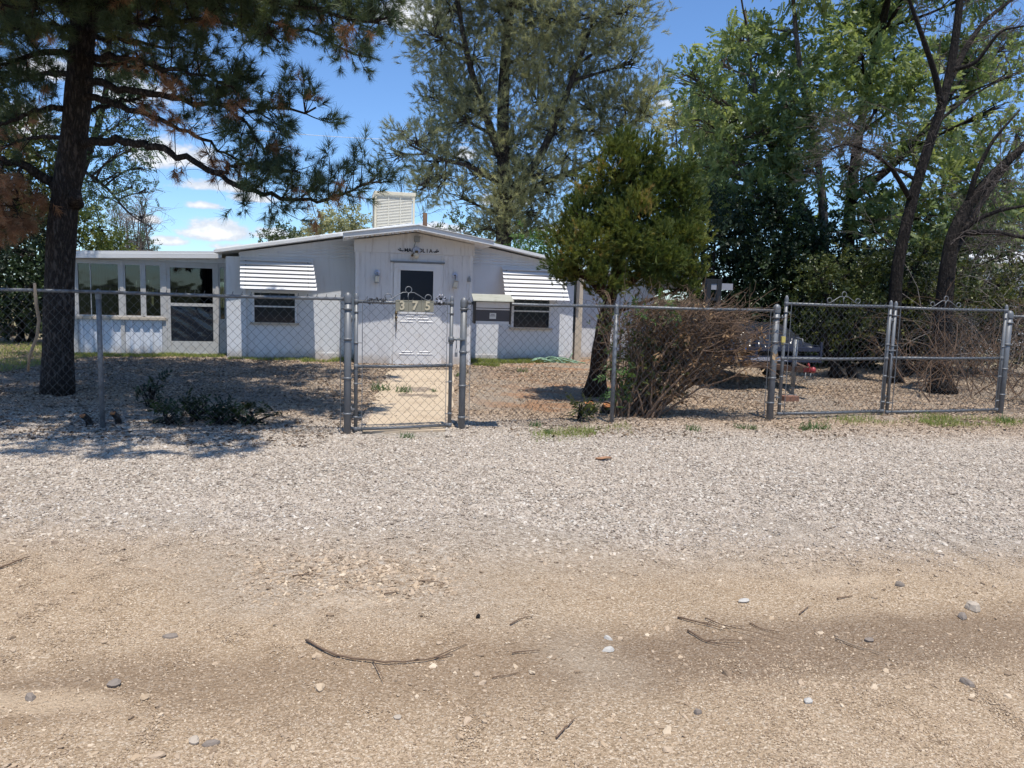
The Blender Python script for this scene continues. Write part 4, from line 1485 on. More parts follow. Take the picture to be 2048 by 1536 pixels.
def trailer():
    o = thing('utility_trailer', 'navy utility trailer loaded under crinkled black plastic, parked behind the brush pile', 'trailer', (3.75, 13.7, 0), R(-76))
    W, L = 0.93, 1.45
    mb = MB()
    for s in (-1, 1):
        mb.bar((-L, s * W, 0.50), (L, s * W, 0.50), 0.05, 0.11)
        mb.bar((-L, s * W, 0.70), (L, s * W, 0.70), 0.035, 0.04)
        for x in (-L, -0.5, 0.45, L):
            mb.bar((x, s * W, 0.44), (x, s * W, 0.78), 0.04, 0.04, (1, 0, 0))
    for x in (-L, L):
        mb.bar((x, -W + 0.026, 0.50), (x, W - 0.026, 0.50), 0.05, 0.10)
        mb.bar((x, -W + 0.026, 0.66), (x, W - 0.026, 0.66), 0.035, 0.07)
        mb.bar((x, -0.25, 0.45), (x, -0.25, 0.98), 0.06, 0.045, (1, 0, 0))
    mb.box(-L + 0.03, L - 0.03, -W + 0.03, W - 0.03, 0.47, 0.50)
    mb.build('bed', M['navy'], o, 0.004)
    t_ = MB()
    t_.bar((L - 0.1, -0.5, 0.42), (L + 0.95, 0.0, 0.42), 0.06, 0.08)
    t_.bar((L - 0.1, 0.5, 0.42), (L + 0.95, 0.0, 0.43), 0.06, 0.08)
    t_.bar((L - 0.6, 0.0, 0.405), (L + 1.05, 0.0, 0.41), 0.07, 0.07)
    t_.build('tongue', M['rust'], o)
    c = MB()
    c.bar((L + 0.98, 0, 0.42), (L + 1.12, 0, 0.44), 0.085, 0.06)
    c.lathe([(0.0, 0.045), (0.025, 0.035), (0.042, 0.0), (0.038, -0.035), (0.0, -0.05)], (L + 1.15, 0, 0.44), 12)
    c.tube([(L + 1.06, 0, 0.47), (L + 1.03, 0, 0.52), (L + 1.0, 0, 0.50)], 0.012, 6)
    c.build('coupler', M['red'], o)
    c = MB()
    c.tube([(L + 1.05, -0.05, 0.39), (L + 1.05, -0.06, 0.30), (L + 1.17, -0.06, 0.30), (L + 1.17, -0.05, 0.39)], 0.008, 6)
    c.build('safety_loop', M['galv'], o)
    j = MB()
    j.tube([(L + 0.80, -0.08, 0.16), (L + 0.80, -0.08, 0.86)], 0.032, 12)
    j.tube([(L + 0.80, -0.08, 0.03), (L + 0.80, -0.08, 0.3)], 0.024, 12)
    j.lathe([(0.0, 0.015), (0.07, 0.012), (0.075, 0.0), (0.0, -0.004)], (L + 0.80, -0.08, 0.02), 12)
    j.tube([(L + 0.80, -0.08, 0.86), (L + 0.80, -0.08, 0.885), (L + 0.96, -0.08, 0.875), (L + 0.98, -0.08, 0.80)], 0.009, 6)
    j.build('jack_stand', M['galv_worn'], o)
    for s in (-1, 1):
        w = MB()
        m = Matrix.Rotation(PI / 2, 4, 'X')
        w.lathe([(0.17, -0.09), (0.27, -0.095), (0.30, -0.06), (0.305, 0.0), (0.30, 0.06), (0.27, 0.095), (0.17, 0.09)], (-0.1, s * (W + 0.13), 0.305), 24, m)
        wo = w.build('wheel', M['rubber'], o)
        h = MB()
        h.lathe([(0.17, -0.06), (0.12, -0.03), (0.05, -0.05), (0.0, -0.06)], (-0.1, s * (W + 0.13), 0.305), 18, m)
        h.lathe([(0.17, 0.06), (0.12, 0.03), (0.05, 0.05), (0.0, 0.06)], (-0.1, s * (W + 0.13), 0.305), 18, m)
        h.build('rim', M['galv_worn'], wo)
        f = MB()
        arc = [(-0.1 + 0.36 * math.cos(a), s * (W + 0.13), 0.30 + 0.36 * math.sin(a)) for a in np.linspace(0.2, PI - 0.2, 10)]
        for p, q in zip(arc[:-1], arc[1:]):
            f.bar(p, q, 0.22, 0.008, (0, 1, 0))
        f.build('mudguard', M['navy'], o)
    l = MB()
    l.box(L + 0.027, L + 0.033, -0.35, 0.3, 0.47, 0.53)
    l.build('plate_strip', M['grey_plate'], o)
    b = MB()
    b.bar((L + 0.03, -0.86, 0.655), (L + 0.03, -0.42, 0.66), 0.05, 0.02)
    b.build('strap', M['blue'], o)
    # crinkled plastic over the load
    nx, ny = 90, 44
    X, Y = np.meshgrid(np.linspace(-1, 1, nx), np.linspace(-1, 1, ny))
    prof = (1 - np.abs(X) ** 6) * (1 - np.abs(Y) ** 6)
    Z = 0.62 + 0.36 * prof + 0.10 * (vnoise(X + 3, Y + 3, 2.3, 21) - 0.5)
    cr = np.abs(vnoise(X + 5, Y + 5, 7, 22) - 0.5) + 0.6 * np.abs(vnoise(X + 5, Y + 7, 15, 23) - 0.5)
    Z += 0.17 * cr
    e = 1 + 0.05 * (vnoise(X + 2, Y + 8, 9, 24) - 0.5) * 2
    V = np.stack([X * (L - 0.05) * e, Y * (W - 0.02) * e, Z], -1)
    off = (vnoise(X + 11, Y + 5, 12, 25) - 0.5) * 0.08
    V[..., 1] += off
    V = V.reshape(-1, 3)
    i = (np.arange(ny - 1)[:, None] * nx + np.arange(nx - 1)[None, :]).ravel()
    T = np.concatenate([np.stack([i, i + 1, i + nx + 1], -1), np.stack([i, i + nx + 1, i + nx], -1)])
    tp = npmesh('plastic_sheet', V, T, M['tarp'])
    tp.location, tp.rotation_euler = (3.75, 13.7, 0), (0, 0, R(-76))
    tag(tp, 'crinkled black plastic sheet heaped over the load on the navy trailer', 'sheet')


trailer()
jb = MB()
jb.box(-0.12, 0.12, -0.07, 0.07, -0.02, 0.065)
b_ = jb.build('brick', M['brick'], None, 0.006, (*gnd(1578, 800).to_2d(), 0.0))
b_.rotation_euler = (0, 0, R(12))
tag(b_, 'red brown brick lying at the foot of the trailer jack', 'brick')

# dark steel rack with a small plate, deep in the shade behind the brush
rk = thing('steel_rack', 'dark steel upright frame with a grey plate, standing in shade beyond the trailer', 'rack', (*at(1425, 600, 15.6).to_2d(), 0), R(8))
mb = MB()
for x in (-0.16, 0.06):
    mb.box(x, x + 0.1, -0.05, 0.05, -0.05, 1.83)
mb.box(-0.06, 0.06, -0.04, 0.04, 1.74, 1.83)
mb.box(-0.5, -0.16, -0.03, 0.03, 1.60, 1.66)
for z in (0.5, 1.0, 1.4):
    mb.box(-0.06, 0.06, -0.04, 0.04, z, z + 0.06)
mb.build('frame', M['black'], rk, 0.004)
mb = MB()
mb.box(0.161, 0.40, -0.03, -0.015, 1.62, 1.75)
mb.box(-0.059, 0.059, -0.03, -0.015, 1.62, 1.735)
mb.build('plate', M['grey_plate'], rk)

# tangled faded hose by the right corner of the house
hp = gnd(1115, 726)
hs = thing('garden_hose', 'heap of faded green garden hose lying along the house wall', 'hose', (hp.x, hp.y + 0.1, 0), H_YAW)
rnd = random.Random(12)
mb = MB()
for k in range(16):
    x0 = rnd.uniform(-0.62, -0.1)
    ln = rnd.uniform(0.35, 0.8)
    y0 = rnd.uniform(-0.22, 0.12)
    zz = rnd.uniform(0.015, 0.11)
    pts = [(x0 + ln * s, y0 + rnd.uniform(-.05, .05) + 0.1 * math.sin(s * 3 + k), max(0.012, zz * math.sin(PI * min(1, s + .15)) + 0.02 + rnd.uniform(-.01, .01))) for s in np.linspace(0, 1, 7)]
    mb.tube(pts, 0.011, 6)
mb.tube([(0.28, 0.1, 0.06), (0.33, 0.1, 0.14), (0.36, 0.1, 0.2)], 0.012, 6)
mb.build('coils', M['hose'], hs)

# stick leaning on the fence, log, cut stumps
st = MB()
a = gnd(55, 742)
st_pts = [at(56, 742, 7.52), at(59, 712, 7.48), at(74, 672, 7.45), at(78, 640, 7.42), at(72, 605, 7.36), at(69, 566, 7.33)]
st.tube(st_pts, [0.012, 0.015, 0.015, 0.016, 0.016, 0.013], 8)
tag(st.build('leaning_stick', M['stickwood']), 'pale crooked stick wedged in the fence mesh left of the pine trunk', 'stick')
lg = MB()
p = gnd(4, 672)
lg.tube([(-0.35, 0.1, 0.14), (0.0, 0.0, 0.15), (0.3, -0.1, 0.14)], [0.17, 0.16, 0.17], 12)
lo = lg.build('log', M['bark_grey'], None, 0, (p.x, p.y, 0))
tag(lo, 'short grey log lying on the grass left of the pine trunk', 'log')


def stump(loc, h, r, label, tilt=(0.2, 0.0), group='freshly cut stumps along the fence'):
    o = thing('cut_stump', label, 'stump', loc, 0, group)
    mb = MB()
    top = (tilt[0] * h, tilt[1] * h, h)
    mb.tube([(0, 0, -0.06), (top[0] * 0.5 + .01, top[1] * 0.5, h * 0.5), top], [r * 1.25, r, r * 0.95], 10, True, False)
    mb.build('bark', M['bark_grey'], o)
    mb = MB()
    mb.tube([(top[0] - 0.001, top[1], h - 0.008), (top[0] + tilt[0] * 0.004, top[1] + tilt[1] * .004, h + 0.004)], r * 0.93, 10, False)
    mb.build('cut_face', M['cutwood'], o)


p = gnd(182, 846); stump((p.x, p.y, 0), 0.09, 0.032, 'orange cut stump left of the thin fence post', (-0.3, -1.0))
p = gnd(240, 846); stump((p.x, p.y, 0), 0.12, 0.03, 'orange cut stump right of the thin fence post', (-0.1, -0.9))
p = gnd(1180, 824); stump((p.x, p.y, 0), 0.13, 0.06, 'orange split stump at the juniper foot, nearer the walk', (-0.2, -1.1))
p = gnd(1200, 826); stump((p.x + .04, p.y + .03, 0), 0.11, 0.055, 'orange split stump at the juniper foot, nearer the brush pile', (0.25, -1.1))

# power line high behind the trees
pw = MB()
a, b_ = at(380, 246, 60), at(900, 283, 58)
pts = [a.lerp(b_, s) - Vector((0, 0, 0.25 * math.sin(PI * s))) for s in np.linspace(0, 1, 14)]
pw.tube([a + (a - b_) * 1.2] + pts + [b_ + (b_ - a) * 1.5], 0.02, 6)
tag(pw.build('overhead_cable', M['white_metal']), 'thin pale overhead cable crossing the blue sky behind the pines', 'cable')

# neighbour's pale building beyond the right-hand trees
nb = thing('neighbour_house', 'pale neighbouring building showing through the bare trees on the right', 'house', (*at(1960, 600, 24).to_2d(), 0), R(14))
mb = MB()
mb.box(-0.6, 9, 0.0, 6, -0.05, 2.75)
mb.build('wall', M['white'], nb)
mb = MB()
mb.prism([(-0.9, 2.76), (9.4, 2.76), (9.4, 2.9), (-0.9, 2.9)], -0.5, 6.5)
mb.prism([(-0.48, 2.905), (3.0, 3.45), (6.4, 2.905)], -0.8, 9.3, 'x')
mb.build('roof', M['roof_white'], nb)
mb = MB()
mb.box(1.5, 2.5, -0.03, -0.001, 1.0, 2.1)
mb.build('window', M['pane'], nb)

# ------------------------------------------------------------------ foliage tools
def cat_mesh(parts):
    V, T, o = [], [], 0
    for v, t_ in parts:
        V.append(v)
        T.append(t_ + o)
        o += len(v)
    return np.concatenate(V), np.concatenate(T)


def tri_strip(base, tip, w, side):
    return np.array([base - side * w, base + side * w, tip]), np.array([[0, 1, 2]])


def tuft(rng, n, L, w, stem, a0=0.25, a1=1.25):
    """needles bursting from the end of a shoot along +z"""
    parts = []
    for _ in range(n):
        ph, th = rng.random() * 2 * PI, a0 + (a1 - a0) * rng.random()
        d = np.array([math.sin(th) * math.cos(ph), math.sin(th) * math.sin(ph), math.cos(th)])
        b = np.array([0, 0, stem * rng.random() ** 0.7])
        s = np.cross(d, rng.normal(size=3))
        s /= np.linalg.norm(s)
        l = L * (0.7 + 0.5 * rng.random())
        parts.append(tri_strip(b, b + d * l, w, s))
    return cat_mesh(parts)


def leaf(base, d, L, W, up, fold=0.15):
    """a folded diamond leaf from base along d"""
    d = d / np.linalg.norm(d)
    s = np.cross(d, up)
    s = s / (np.linalg.norm(s) + 1e-9)
    n = np.cross(s, d)
    v = np.array([base, base + d * L * 0.45 + s * W - n * 0 + n * W * fold, base + d * L, base + d * L * 0.45 - s * W + n * W * fold])
    return v, np.array([[0, 1, 2], [0, 2, 3]])


def pinnate(rng, pairs, L, l, w):
    """a feathery leaf: rachis along +z arching over towards +x, leaflets hanging on both sides"""
    parts = []
    up = np.array([-1.0, 0, 0])
    for k in range(pairs + 1):
        s = 0.2 + 0.8 * k / pairs
        z = L * s * (1 - 0.12 * s)
        x = L * 0.30 * s * s
        b = np.array([x, 0, z])
        tan = np.array([0.6 * s, 0, 1.0])
        tan /= np.linalg.norm(tan)
        if k == pairs:
            parts.append(leaf(b, tan + np.array([0.3, 0, 0]), l, w, up))
        else:
            for sg in (-1, 1):
                d = tan * 0.55 + np.array([0.35 + 0.2 * rng.random(), sg * 0.9, 0])
                parts.append(leaf(b, d, l * (0.8 + 0.3 * rng.random()) * (1 - 0.3 * abs(s - 0.55)), w, up))
    # rachis
    v = np.array([[0, -0.004, 0], [0, 0.004, 0], [L * 0.30, 0, L * 0.88]])
    parts.append((v, np.array([[0, 1, 2]])))
    return cat_mesh(parts)


def leaf_spray(rng, n, R_, l, w):
    """a twig end carrying simple leaves all round"""
    parts = []
    for k in range(n):
        ph = k * 2.4 + rng.random()
        z = R_ * (k / n)
        th = 0.5 + 0.9 * rng.random()
        d = np.array([math.sin(th) * math.cos(ph), math.sin(th) * math.sin(ph), math.cos(th)])
        parts.append(leaf(np.array([0, 0, z]), d, l * (0.7 + 0.5 * rng.random()), w * (0.8 + 0.4 * rng.random()), rng.normal(size=3)))
    return cat_mesh(parts)


def frames(rng, A, up=None):
    """rotation matrices whose z axis is A, rolled at random or with x pointing down-ish"""
    Z = nrm(A)
    if up is None:
        X = np.cross(Z, rng.normal(size=Z.shape))
    else:
        D = np.tile(np.array([0, 0, -1.0]), (len(Z), 1)) + rng.normal(size=Z.shape) * 0.55
        X = D - Z * np.sum(D * Z, -1, keepdims=True)
    X = nrm(X)
    Y = np.cross(Z, X)
    return np.stack([X, Y, Z], -1)


def scatter(rng, tpls, P, A, S, tint, up=None):
    P, A = np.asarray(P, float), np.asarray(A, float)
    S = np.broadcast_to(np.asarray(S, float), (len(P),))
    tint = np.asarray(tint, float)
    M3 = frames(rng, A, up)
    which = rng.integers(0, len(tpls), len(P))
    Vs, Ts, Cs, o = [], [], [], 0
    for q, (tv, tt) in enumerate(tpls):
        k = np.nonzero(which == q)[0]
        if not len(k):
            continue
        V = np.einsum('nij,kj->nki', M3[k], tv) * S[k][:, None, None] + P[k][:, None, :]
        T = tt[None] + (np.arange(len(k)) * len(tv))[:, None, None] + o
        o += len(k) * len(tv)
        Vs.append(V.reshape(-1, 3)); Ts.append(T.reshape(-1, 3)); Cs.append(np.repeat(tint[k], len(tv)))
    return np.concatenate(Vs), np.concatenate(Ts), np.concatenate(Cs)


def bez(a, b, c, n):
    t_ = np.linspace(0, 1, n)[:, None]
    return (1 - t_) ** 2 * a + 2 * t_ * (1 - t_) * b + t_ ** 2 * c


def npv(v):
    return np.array([v[0], v[1], v[2]], float)


def smooth_path(pts, n):
    """resample a polyline with a little smoothing"""
    P = np.array([tuple(p) for p in pts], float)
    d = np.concatenate([[0], np.cumsum(np.linalg.norm(np.diff(P, axis=0), axis=1))])
    s = np.linspace(0, d[-1], n)
    Q = np.stack([np.interp(s, d, P[:, k]) for k in range(3)], -1)
    for _ in range(2):
        Q[1:-1] = 0.25 * Q[:-2] + 0.5 * Q[1:-1] + 0.25 * Q[2:]
    return Q


def blob_tree(name, label, cat, base, trunks, blobs, tpls, leaf_m, bark_m, rng, n_per, size, up_bias=0.3,
              jitter=0.5, sub=9, up=None, group=None, limb_r=0.05, shell=0.6, twig_r=0.008, tint_pow=1.0, clump=0.42, out=1.0, bare=0):
    """a tree whose crown is a set of leafy masses, each held by its own limb and twigs"""
    base = npv(base)
    o = thing(name, label, cat, tuple(base), 0, group)
    tr = MB()
    TP = []
    for pts, r0, r1 in trunks:
        Q = smooth_path(pts, max(8, len(pts) * 3)) - base
        k = len(Q)
        rr = np.linspace(r0, r1, k)
        if Q[0][2] < 0.3:
            rr[0] *= 1.5
            rr[1] *= 1.12
        tr.tube(Q, rr * (1 + 0.05 * np.sin(np.arange(k) * 2.1)), 12)
        for q in range(k):
            TP.append((Q[q], rr[q]))
    tp = np.array([p for p, _ in TP])
    P, A, TI = [], [], []
    for (c, rx, ry, rz, wgt) in blobs:
        c = npv(c) - base
        # limb from the trunk
        dist = np.linalg.norm(tp - c, axis=1)
        want = np.abs((c[2] - tp[:, 2]) - 0.45 * np.linalg.norm((tp - c)[:, :2], axis=1)) + 0.5 * dist
        q = int(np.argmin(want))
        s = tp[q]
        mid = (s + c) / 2 + np.array([0, 0, 0.12 * np.linalg.norm(c - s)]) * rng.uniform(-0.6, 1.2) + rng.normal(size=3) * 0.06 * np.linalg.norm(c - s)
        Q = bez(s, mid, c, 9)
        r0 = min(TP[q][1] * 0.75, limb_r * (0.6 + 0.5 * wgt))
        tr.tube(Q, np.linspace(r0, max(0.012, r0 * 0.3), 9), 7)
        base_t = rng.random() ** tint_pow
        for _ in range(sub):
            d = rng.normal(size=3)
            d /= np.linalg.norm(d)
            rad = rng.random() ** (1 - shell)
            sc = c + d * np.array([rx, ry, rz]) * rad
            m2 = (c + sc) / 2 + rng.normal(size=3) * 0.1 * rx
            st0 = Q[int(rng.integers(5, 9))]
            tr.tube(bez(st0, m2, sc, 5), np.linspace(max(twig_r * 1.8, r0 * 0.28), twig_r * 0.5, 5), 4, True, False)
            n = int(n_per * wgt * rx * rz / max(1, sub) * (0.5 + rng.random()) * (0 if rng.random() < bare else 1))
            if n < 1:
                continue
            pp = sc + rng.normal(size=(n, 3)) * np.array([rx, ry, rz]) * clump * jitter
            aa = nrm(pp - (c - np.array([0, 0, rz * 0.25]))) * out + rng.normal(size=(n, 3)) * 0.55 + np.array([0, 0, up_bias])
            ct = np.clip(0.55 * base_t + 0.45 * rng.random(), 0, 1)
            P.append(pp); A.append(aa)
            TI.append(np.clip(ct + rng.normal(size=n) * 0.16, 0, 1))
    tr.build('trunk', bark_m, o)
    P, A, TI = np.concatenate(P), np.concatenate(A), np.concatenate(TI)
    S = size * (0.75 + 0.5 * rng.random(len(P)))
    V, T, C = scatter(rng, tpls, P, A, S, TI, up)
    npmesh('crown', V, T, leaf_m, o, C)
    return o


def blobs_px(lst, Y, depth, rng, rz=1.0, w=1.0):
    """leafy masses given by where they stand: bearing and height from the lens, distance Y with real depth spread"""
    out = []
    for q in lst:
        px, py, r = q[:3]
        y = Y + (q[3] if len(q) > 3 else rng.uniform(-depth, depth))
        c = at(px, py, y)
        rr = r * y / F_PX
        out.append((c, rr, rr * 1.1, rr * rz, w))
    return out


def twig_fan(mb, rng, p, d, L, r, depth, n=3, spread=0.6, grav=0.0, sides=4, curve=0.25):
    """bare branching twigs"""
    k = 5
    pts = [np.array(p)]
    dd = np.array(d, float)
    for _ in range(k - 1):
        dd = dd + rng.normal(size=3) * curve + np.array([0, 0, grav])
        dd /= np.linalg.norm(dd)
        pts.append(pts[-1] + dd * L / (k - 1))
    mb.tube(pts, np.linspace(r, r * 0.45, k), sides if r > 0.006 else 3, True, False)
    if depth > 0:
        for q in range(n):
            i = int(rng.integers(1, k))
            d2 = dd + rng.normal(size=3) * spread
            twig_fan(mb, rng, pts[i], d2 / np.linalg.norm(d2), L * rng.uniform(0.5, 0.8), r * 0.55, depth - 1, n, spread, grav, sides, curve)
    return pts[-1]

# ------------------------------------------------------------------ trees
def big_pine():
    """the dark long-needled pine inside the fence on the left"""
    rng = np.random.default_rng(3)
    base = np.array([-5.78, 9.71, 0.0])
    o = thing('pine_tree', 'tall dark pine with drooping limbs, its trunk just behind the left fence', 'tree', tuple(base))
    Y = 9.71
    tp = [at(115, 788, Y), at(116, 700, Y), at(119, 560, Y), at(124, 440, Y), at(136, 360, Y), at(150, 270, Y), at(160, 150, Y), at(166, 50, Y), at(172, -60, Y)]
    top = npv(tp[-1])
    tp = [npv(p) for p in tp] + [top + np.array([0.15, 0.05, 1.2]), top + np.array([0.3, 0.1, 2.6]), top + np.array([0.35, 0.15, 4.0])]
    Q = smooth_path(tp, 40) - base
    rr = np.interp(np.linspace(0, 1, 40), [0, 0.03, 0.12, 0.35, 0.6, 1], [0.205, 0.185, 0.172, 0.155, 0.13, 0.05])
    tr = MB()
    # uneven trunk surface
    tr.tube(Q, rr * (1 + 0.03 * np.sin(np.arange(40) * 1.7)), 20)
    kn = npv(at(146, 392, 9.55)) - base
    tr.tube([kn + np.array([-0.03, 0.12, -0.08]), kn + np.array([0.04, -0.02, 0.0]), kn + np.array([0.08, -0.06, 0.02])], [0.09, 0.07, 0.062], 10)
    kn = npv(at(98, 512, 9.58)) - base
    tr.tube([kn + np.array([0.1, 0.1, -0.05]), kn + np.array([0, 0, 0.02])], [0.05, 0.035], 8)
    limbs = []
    px = lambda L: [npv(at(*p)) for p in L]
    add = lambda L, r, f0, dead=0.0, dens=1.0: limbs.append((px(L), r, f0, dead, dens))
    add([(160, 288, 9.7), (230, 282, 9.4), (300, 292, 9.2), (380, 318, 9.0), (430, 345, 8.9), (500, 382, 8.8), (570, 398, 8.7), (640, 402, 8.6), (700, 388, 8.5), (752, 352, 8.45)], 0.055, 0.58, 0.05, 1.9)
    add([(430, 345, 8.9), (490, 330, 8.7), (540, 345, 8.6), (600, 345, 8.5)], 0.022, 0.35, 0.15, 1.3)
    add([(162, 190, 9.7), (230, 205, 9.5), (300, 232, 9.4), (370, 262, 9.2), (440, 300, 9.1), (500, 328, 9.0)], 0.045, 0.5, 0.55, 1.0)
    add([(165, 160, 9.7), (280, 182, 9.3), (380, 200, 9.0), (480, 215, 8.8), (560, 222, 8.6), (632, 215, 8.5)], 0.05, 0.42, 0.08, 1.6)
    add([(440, 205, 8.9), (480, 240, 8.8), (515, 275, 8.7), (530, 310, 8.7)], 0.02, 0.2, 0.1, 1.4)
    add([(168, 110, 9.7), (260, 120, 9.2), (340, 140, 8.8), (420, 155, 8.6), (470, 175, 8.4)], 0.045, 0.35, 0.15, 1.5)
    add([(170, 60, 9.7), (280, 45, 9.0), (400, 35, 8.5), (520, 60, 8.1), (560, 85, 8.0)], 0.05, 0.3, 0.1, 1.6)
    add([(172, 20, 9.7), (300, -20, 8.9), (460, -15, 8.3), (600, 15, 7.9), (700, 40, 7.7), (775, 35, 7.6)], 0.055, 0.4, 0.04, 2.0)
    add([(172, -30, 9.7), (350, -60, 8.7), (550, -50, 8.0), (700, -15, 7.6), (790, -20, 7.5)], 0.05, 0.4, 0.04, 1.7)
    add([(160, 130, 9.7), (240, 128, 9.7), (300, 132, 9.8)], 0.03, 0.5, 0.6, 0.7)
    add([(155, 230, 9.7), (210, 215, 10.0), (260, 200, 10.3), (330, 190, 10.6)], 0.03, 0.4, 0.3, 1.2)
    add([(168, 70, 9.7), (230, 80, 10.1), (320, 90, 10.5), (400, 110, 10.9)], 0.035, 0.3, 0.2, 1.4)
    add([(150, 60, 9.7), (90, 45, 9.2), (20, 60, 8.8), (-60, 80, 8.5)], 0.045, 0.25, 0.05, 1.8)
    add([(148, 110, 9.7), (90, 100, 9.3), (30, 120, 9.0), (-50, 150, 8.8)], 0.045, 0.25, 0.05, 1.9)
    add([(145, 150, 9.7), (100, 145, 9.9), (50, 160, 10.1), (-10, 190, 10.3)], 0.04, 0.2, 0.1, 1.8)
    add([(142, 220, 9.7), (95, 215, 9.5), (40, 235, 9.3), (-30, 270, 9.1)], 0.04, 0.3, 0.1, 1.4)
    add([(140, 280, 9.7), (100, 270, 9.9), (60, 275, 10.1), (0, 300, 10.4)], 0.035, 0.3, 0.3, 1.2)
    add([(126, 385, 9.7), (85, 352, 9.6), (40, 325, 9.5), (-20, 318, 9.4), (-90, 340, 9.3)], 0.075, 0.6, 0.5, 0.8)
    add([(45, 327, 9.5), (35, 360, 9.45), (30, 400, 9.4), (25, 450, 9.4)], 0.02, 0.1, 1.0, 2.3)
    add([(5, 320, 9.45), (0, 370, 9.4), (5, 430, 9.4), (12, 475, 9.4)], 0.02, 0.2, 1.0, 2.0)
    add([(160, 20, 9.7), (110, -10, 9.0), (60, 10, 8.4), (0, 20, 8.0)], 0.04, 0.3, 0.05, 1.7)
    add([(168, 30, 9.7), (210, 20, 9.2), (260, 30, 8.8), (300, 60, 8.5)], 0.035, 0.2, 0.15, 1.6)
    # the crown above the picture: whorls of long limbs all round
    for k in range(46):
        h = 4.75 + 4.9 * (k / 46) ** 1.1
        az = k * 2.4 + rng.uniform(-.4, .4)
        L = (4.9 - 0.45 * (h - 4.3)) * rng.uniform(0.65, 1.05)
        q = Q[np.argmin(np.abs(Q[:, 2] - h))] + base
        d = np.array([math.cos(az), math.sin(az), 0])
        tip = q + d * L + np.array([0, 0, rng.uniform(-0.5, 0.3)])
        pts = bez(q, q + d * L * 0.5 + np.array([0, 0, 0.35]), tip, 6)
        pp = []
        vis = False
        for p in pts:
            pp.append(p)
        limbs.append((pp, 0.05, 0.22, 0.05, 1.5))
    # boughs over the verge and the porch, whose shade falls across the yard
    for tip in ((-3.3, 5.5, 4.6), (-1.9, 6.3, 4.7), (-4.6, 5.4, 4.5), (-2.6, 7.1, 4.9), (-6.6, 6.0, 4.5), (-4.0, 6.4, 5.0), (-1.6, 7.6, 5.0), (-5.4, 7.0, 5.2), (-2.7, 4.9, 4.5), (-1.9, 5.1, 4.6), (-3.5, 4.9, 4.4), (-4.7, 5.4, 4.7), (-2.2, 5.6, 4.8), (-3.5, 9.0, 5.6), (-4.5, 8.5, 5.4), (-2.6, 8.4, 5.2), (-3.8, 10.5, 6.0), (-5.0, 11.5, 6.2), (-6.5, 11.0, 6.0), (-7.2, 9.0, 5.6), (-8.2, 10.0, 5.6), (-3.0, 12.4, 6.4),
                (-9.2, 13.3, 6.2), (-8.0, 13.8, 6.8), (-10.0, 12.0, 6.0), (-7.0, 13.4, 5.9), (-6.0, 12.6, 6.4), (-8.6, 12.2, 5.4), (-4.4, 12.4, 6.2), (-3.2, 11.2, 5.6), (-2.6, 9.6, 5.4)):
        q = npv(at(168, 20, 9.71)) + np.array([0, 0, rng.uniform(-.2, 1.2)])
        tip = np.array(tip)
        limbs.append((list(bez(q, (q + tip) / 2 + np.array([0, 0, 0.4]), tip, 6)), 0.05, 0.35, 0.05, 2.2))
    G, GA, D, DA = [], [], [], []
    for (pts, r0, f0, dead, dens) in limbs:
        n = max(10, int(len(pts) * 4))
        P = smooth_path(pts, n)
        P[2:-1] += rng.normal(size=(n - 3, 3)) * 0.018
        tr.tube(P - base, np.linspace(r0, 0.010, n), 8)
        seg = np.linalg.norm(np.diff(P, axis=0), axis=1)
        cum = np.concatenate([[0], np.cumsum(seg)])
        L = cum[-1]
        # bare dead twigs on the naked inner part
        for _ in range(int(L * 5)):
            i = int(rng.integers(1, max(2, int(n * max(f0, 0.15)))))
            d = rng.normal(size=3)
            d[2] -= 0.5
            twig_fan(tr, rng, P[i] - base, d / np.linalg.norm(d), rng.uniform(0.12, 0.45), 0.005, 1, 2, 0.5, -0.08)
        s = f0 * L
        while s < L:
            i = min(n - 2, int(np.searchsorted(cum, s)))
            t_ = P[i + 1] - P[i]
            t_ = t_ / np.linalg.norm(t_)
            frac = (s - f0 * L) / (L - f0 * L + 1e-6)
            d = rng.normal(size=3) * np.array([1, 1, 0.8])
            d = d - t_ * np.dot(d, t_)
            d = d / np.linalg.norm(d) + t_ * 0.55 + np.array([0, 0, 0.30])
            d /= np.linalg.norm(d)
            ln = rng.uniform(0.18, 0.62) * (1.0 - 0.45 * frac)
            e = P[i] + d * ln + np.array([0, 0, 0.08 * ln])
            Qt = bez(P[i], P[i] + d * ln * 0.55 - np.array([0, 0, 0.04 * ln]), e, 5)
            tr.tube(Qt - base, [0.007, 0.006, 0.005, 0.004, 0.003], 4, True, False)
            isdead = rng.random() < dead
            for q in range(int(2 + ln * 10)):
                f = 1.0 if q == 0 else rng.uniform(0.35, 1.0)
                j = Qt[0] + (Qt[-1] - Qt[0]) * f + (rng.normal(size=3) * 0.045 if q else 0)
                a = d + rng.normal(size=3) * 0.5 + np.array([0, 0, 0.35])
                if isdead:
                    D.append(j); DA.append(d * 0.4 + rng.normal(size=3) * 0.5 + np.array([0, 0, -0.5]))
                else:
                    G.append(j); GA.append(a)
            s += 0.074 / dens
        G.append(P[-1]); GA.append(P[-1] - P[-2])
    tr.build('trunk', M['bark_pine'], o)
    tp_ = [tuft(rng, 52, 0.118, 0.0027, 0.11, 0.2, 1.25) for _ in range(5)]
    P, A = np.array(G) - base, np.array(GA)
    V, T, C = scatter(rng, tp_, P, A, 0.8 + 0.45 * rng.random(len(P)), np.clip(rng.normal(0.42, 0.22, len(P)), 0, 1))
    npmesh('crown', V, T, M['pine_leaf'], o, C)
    P, A = np.array(D) - base, np.array(DA)
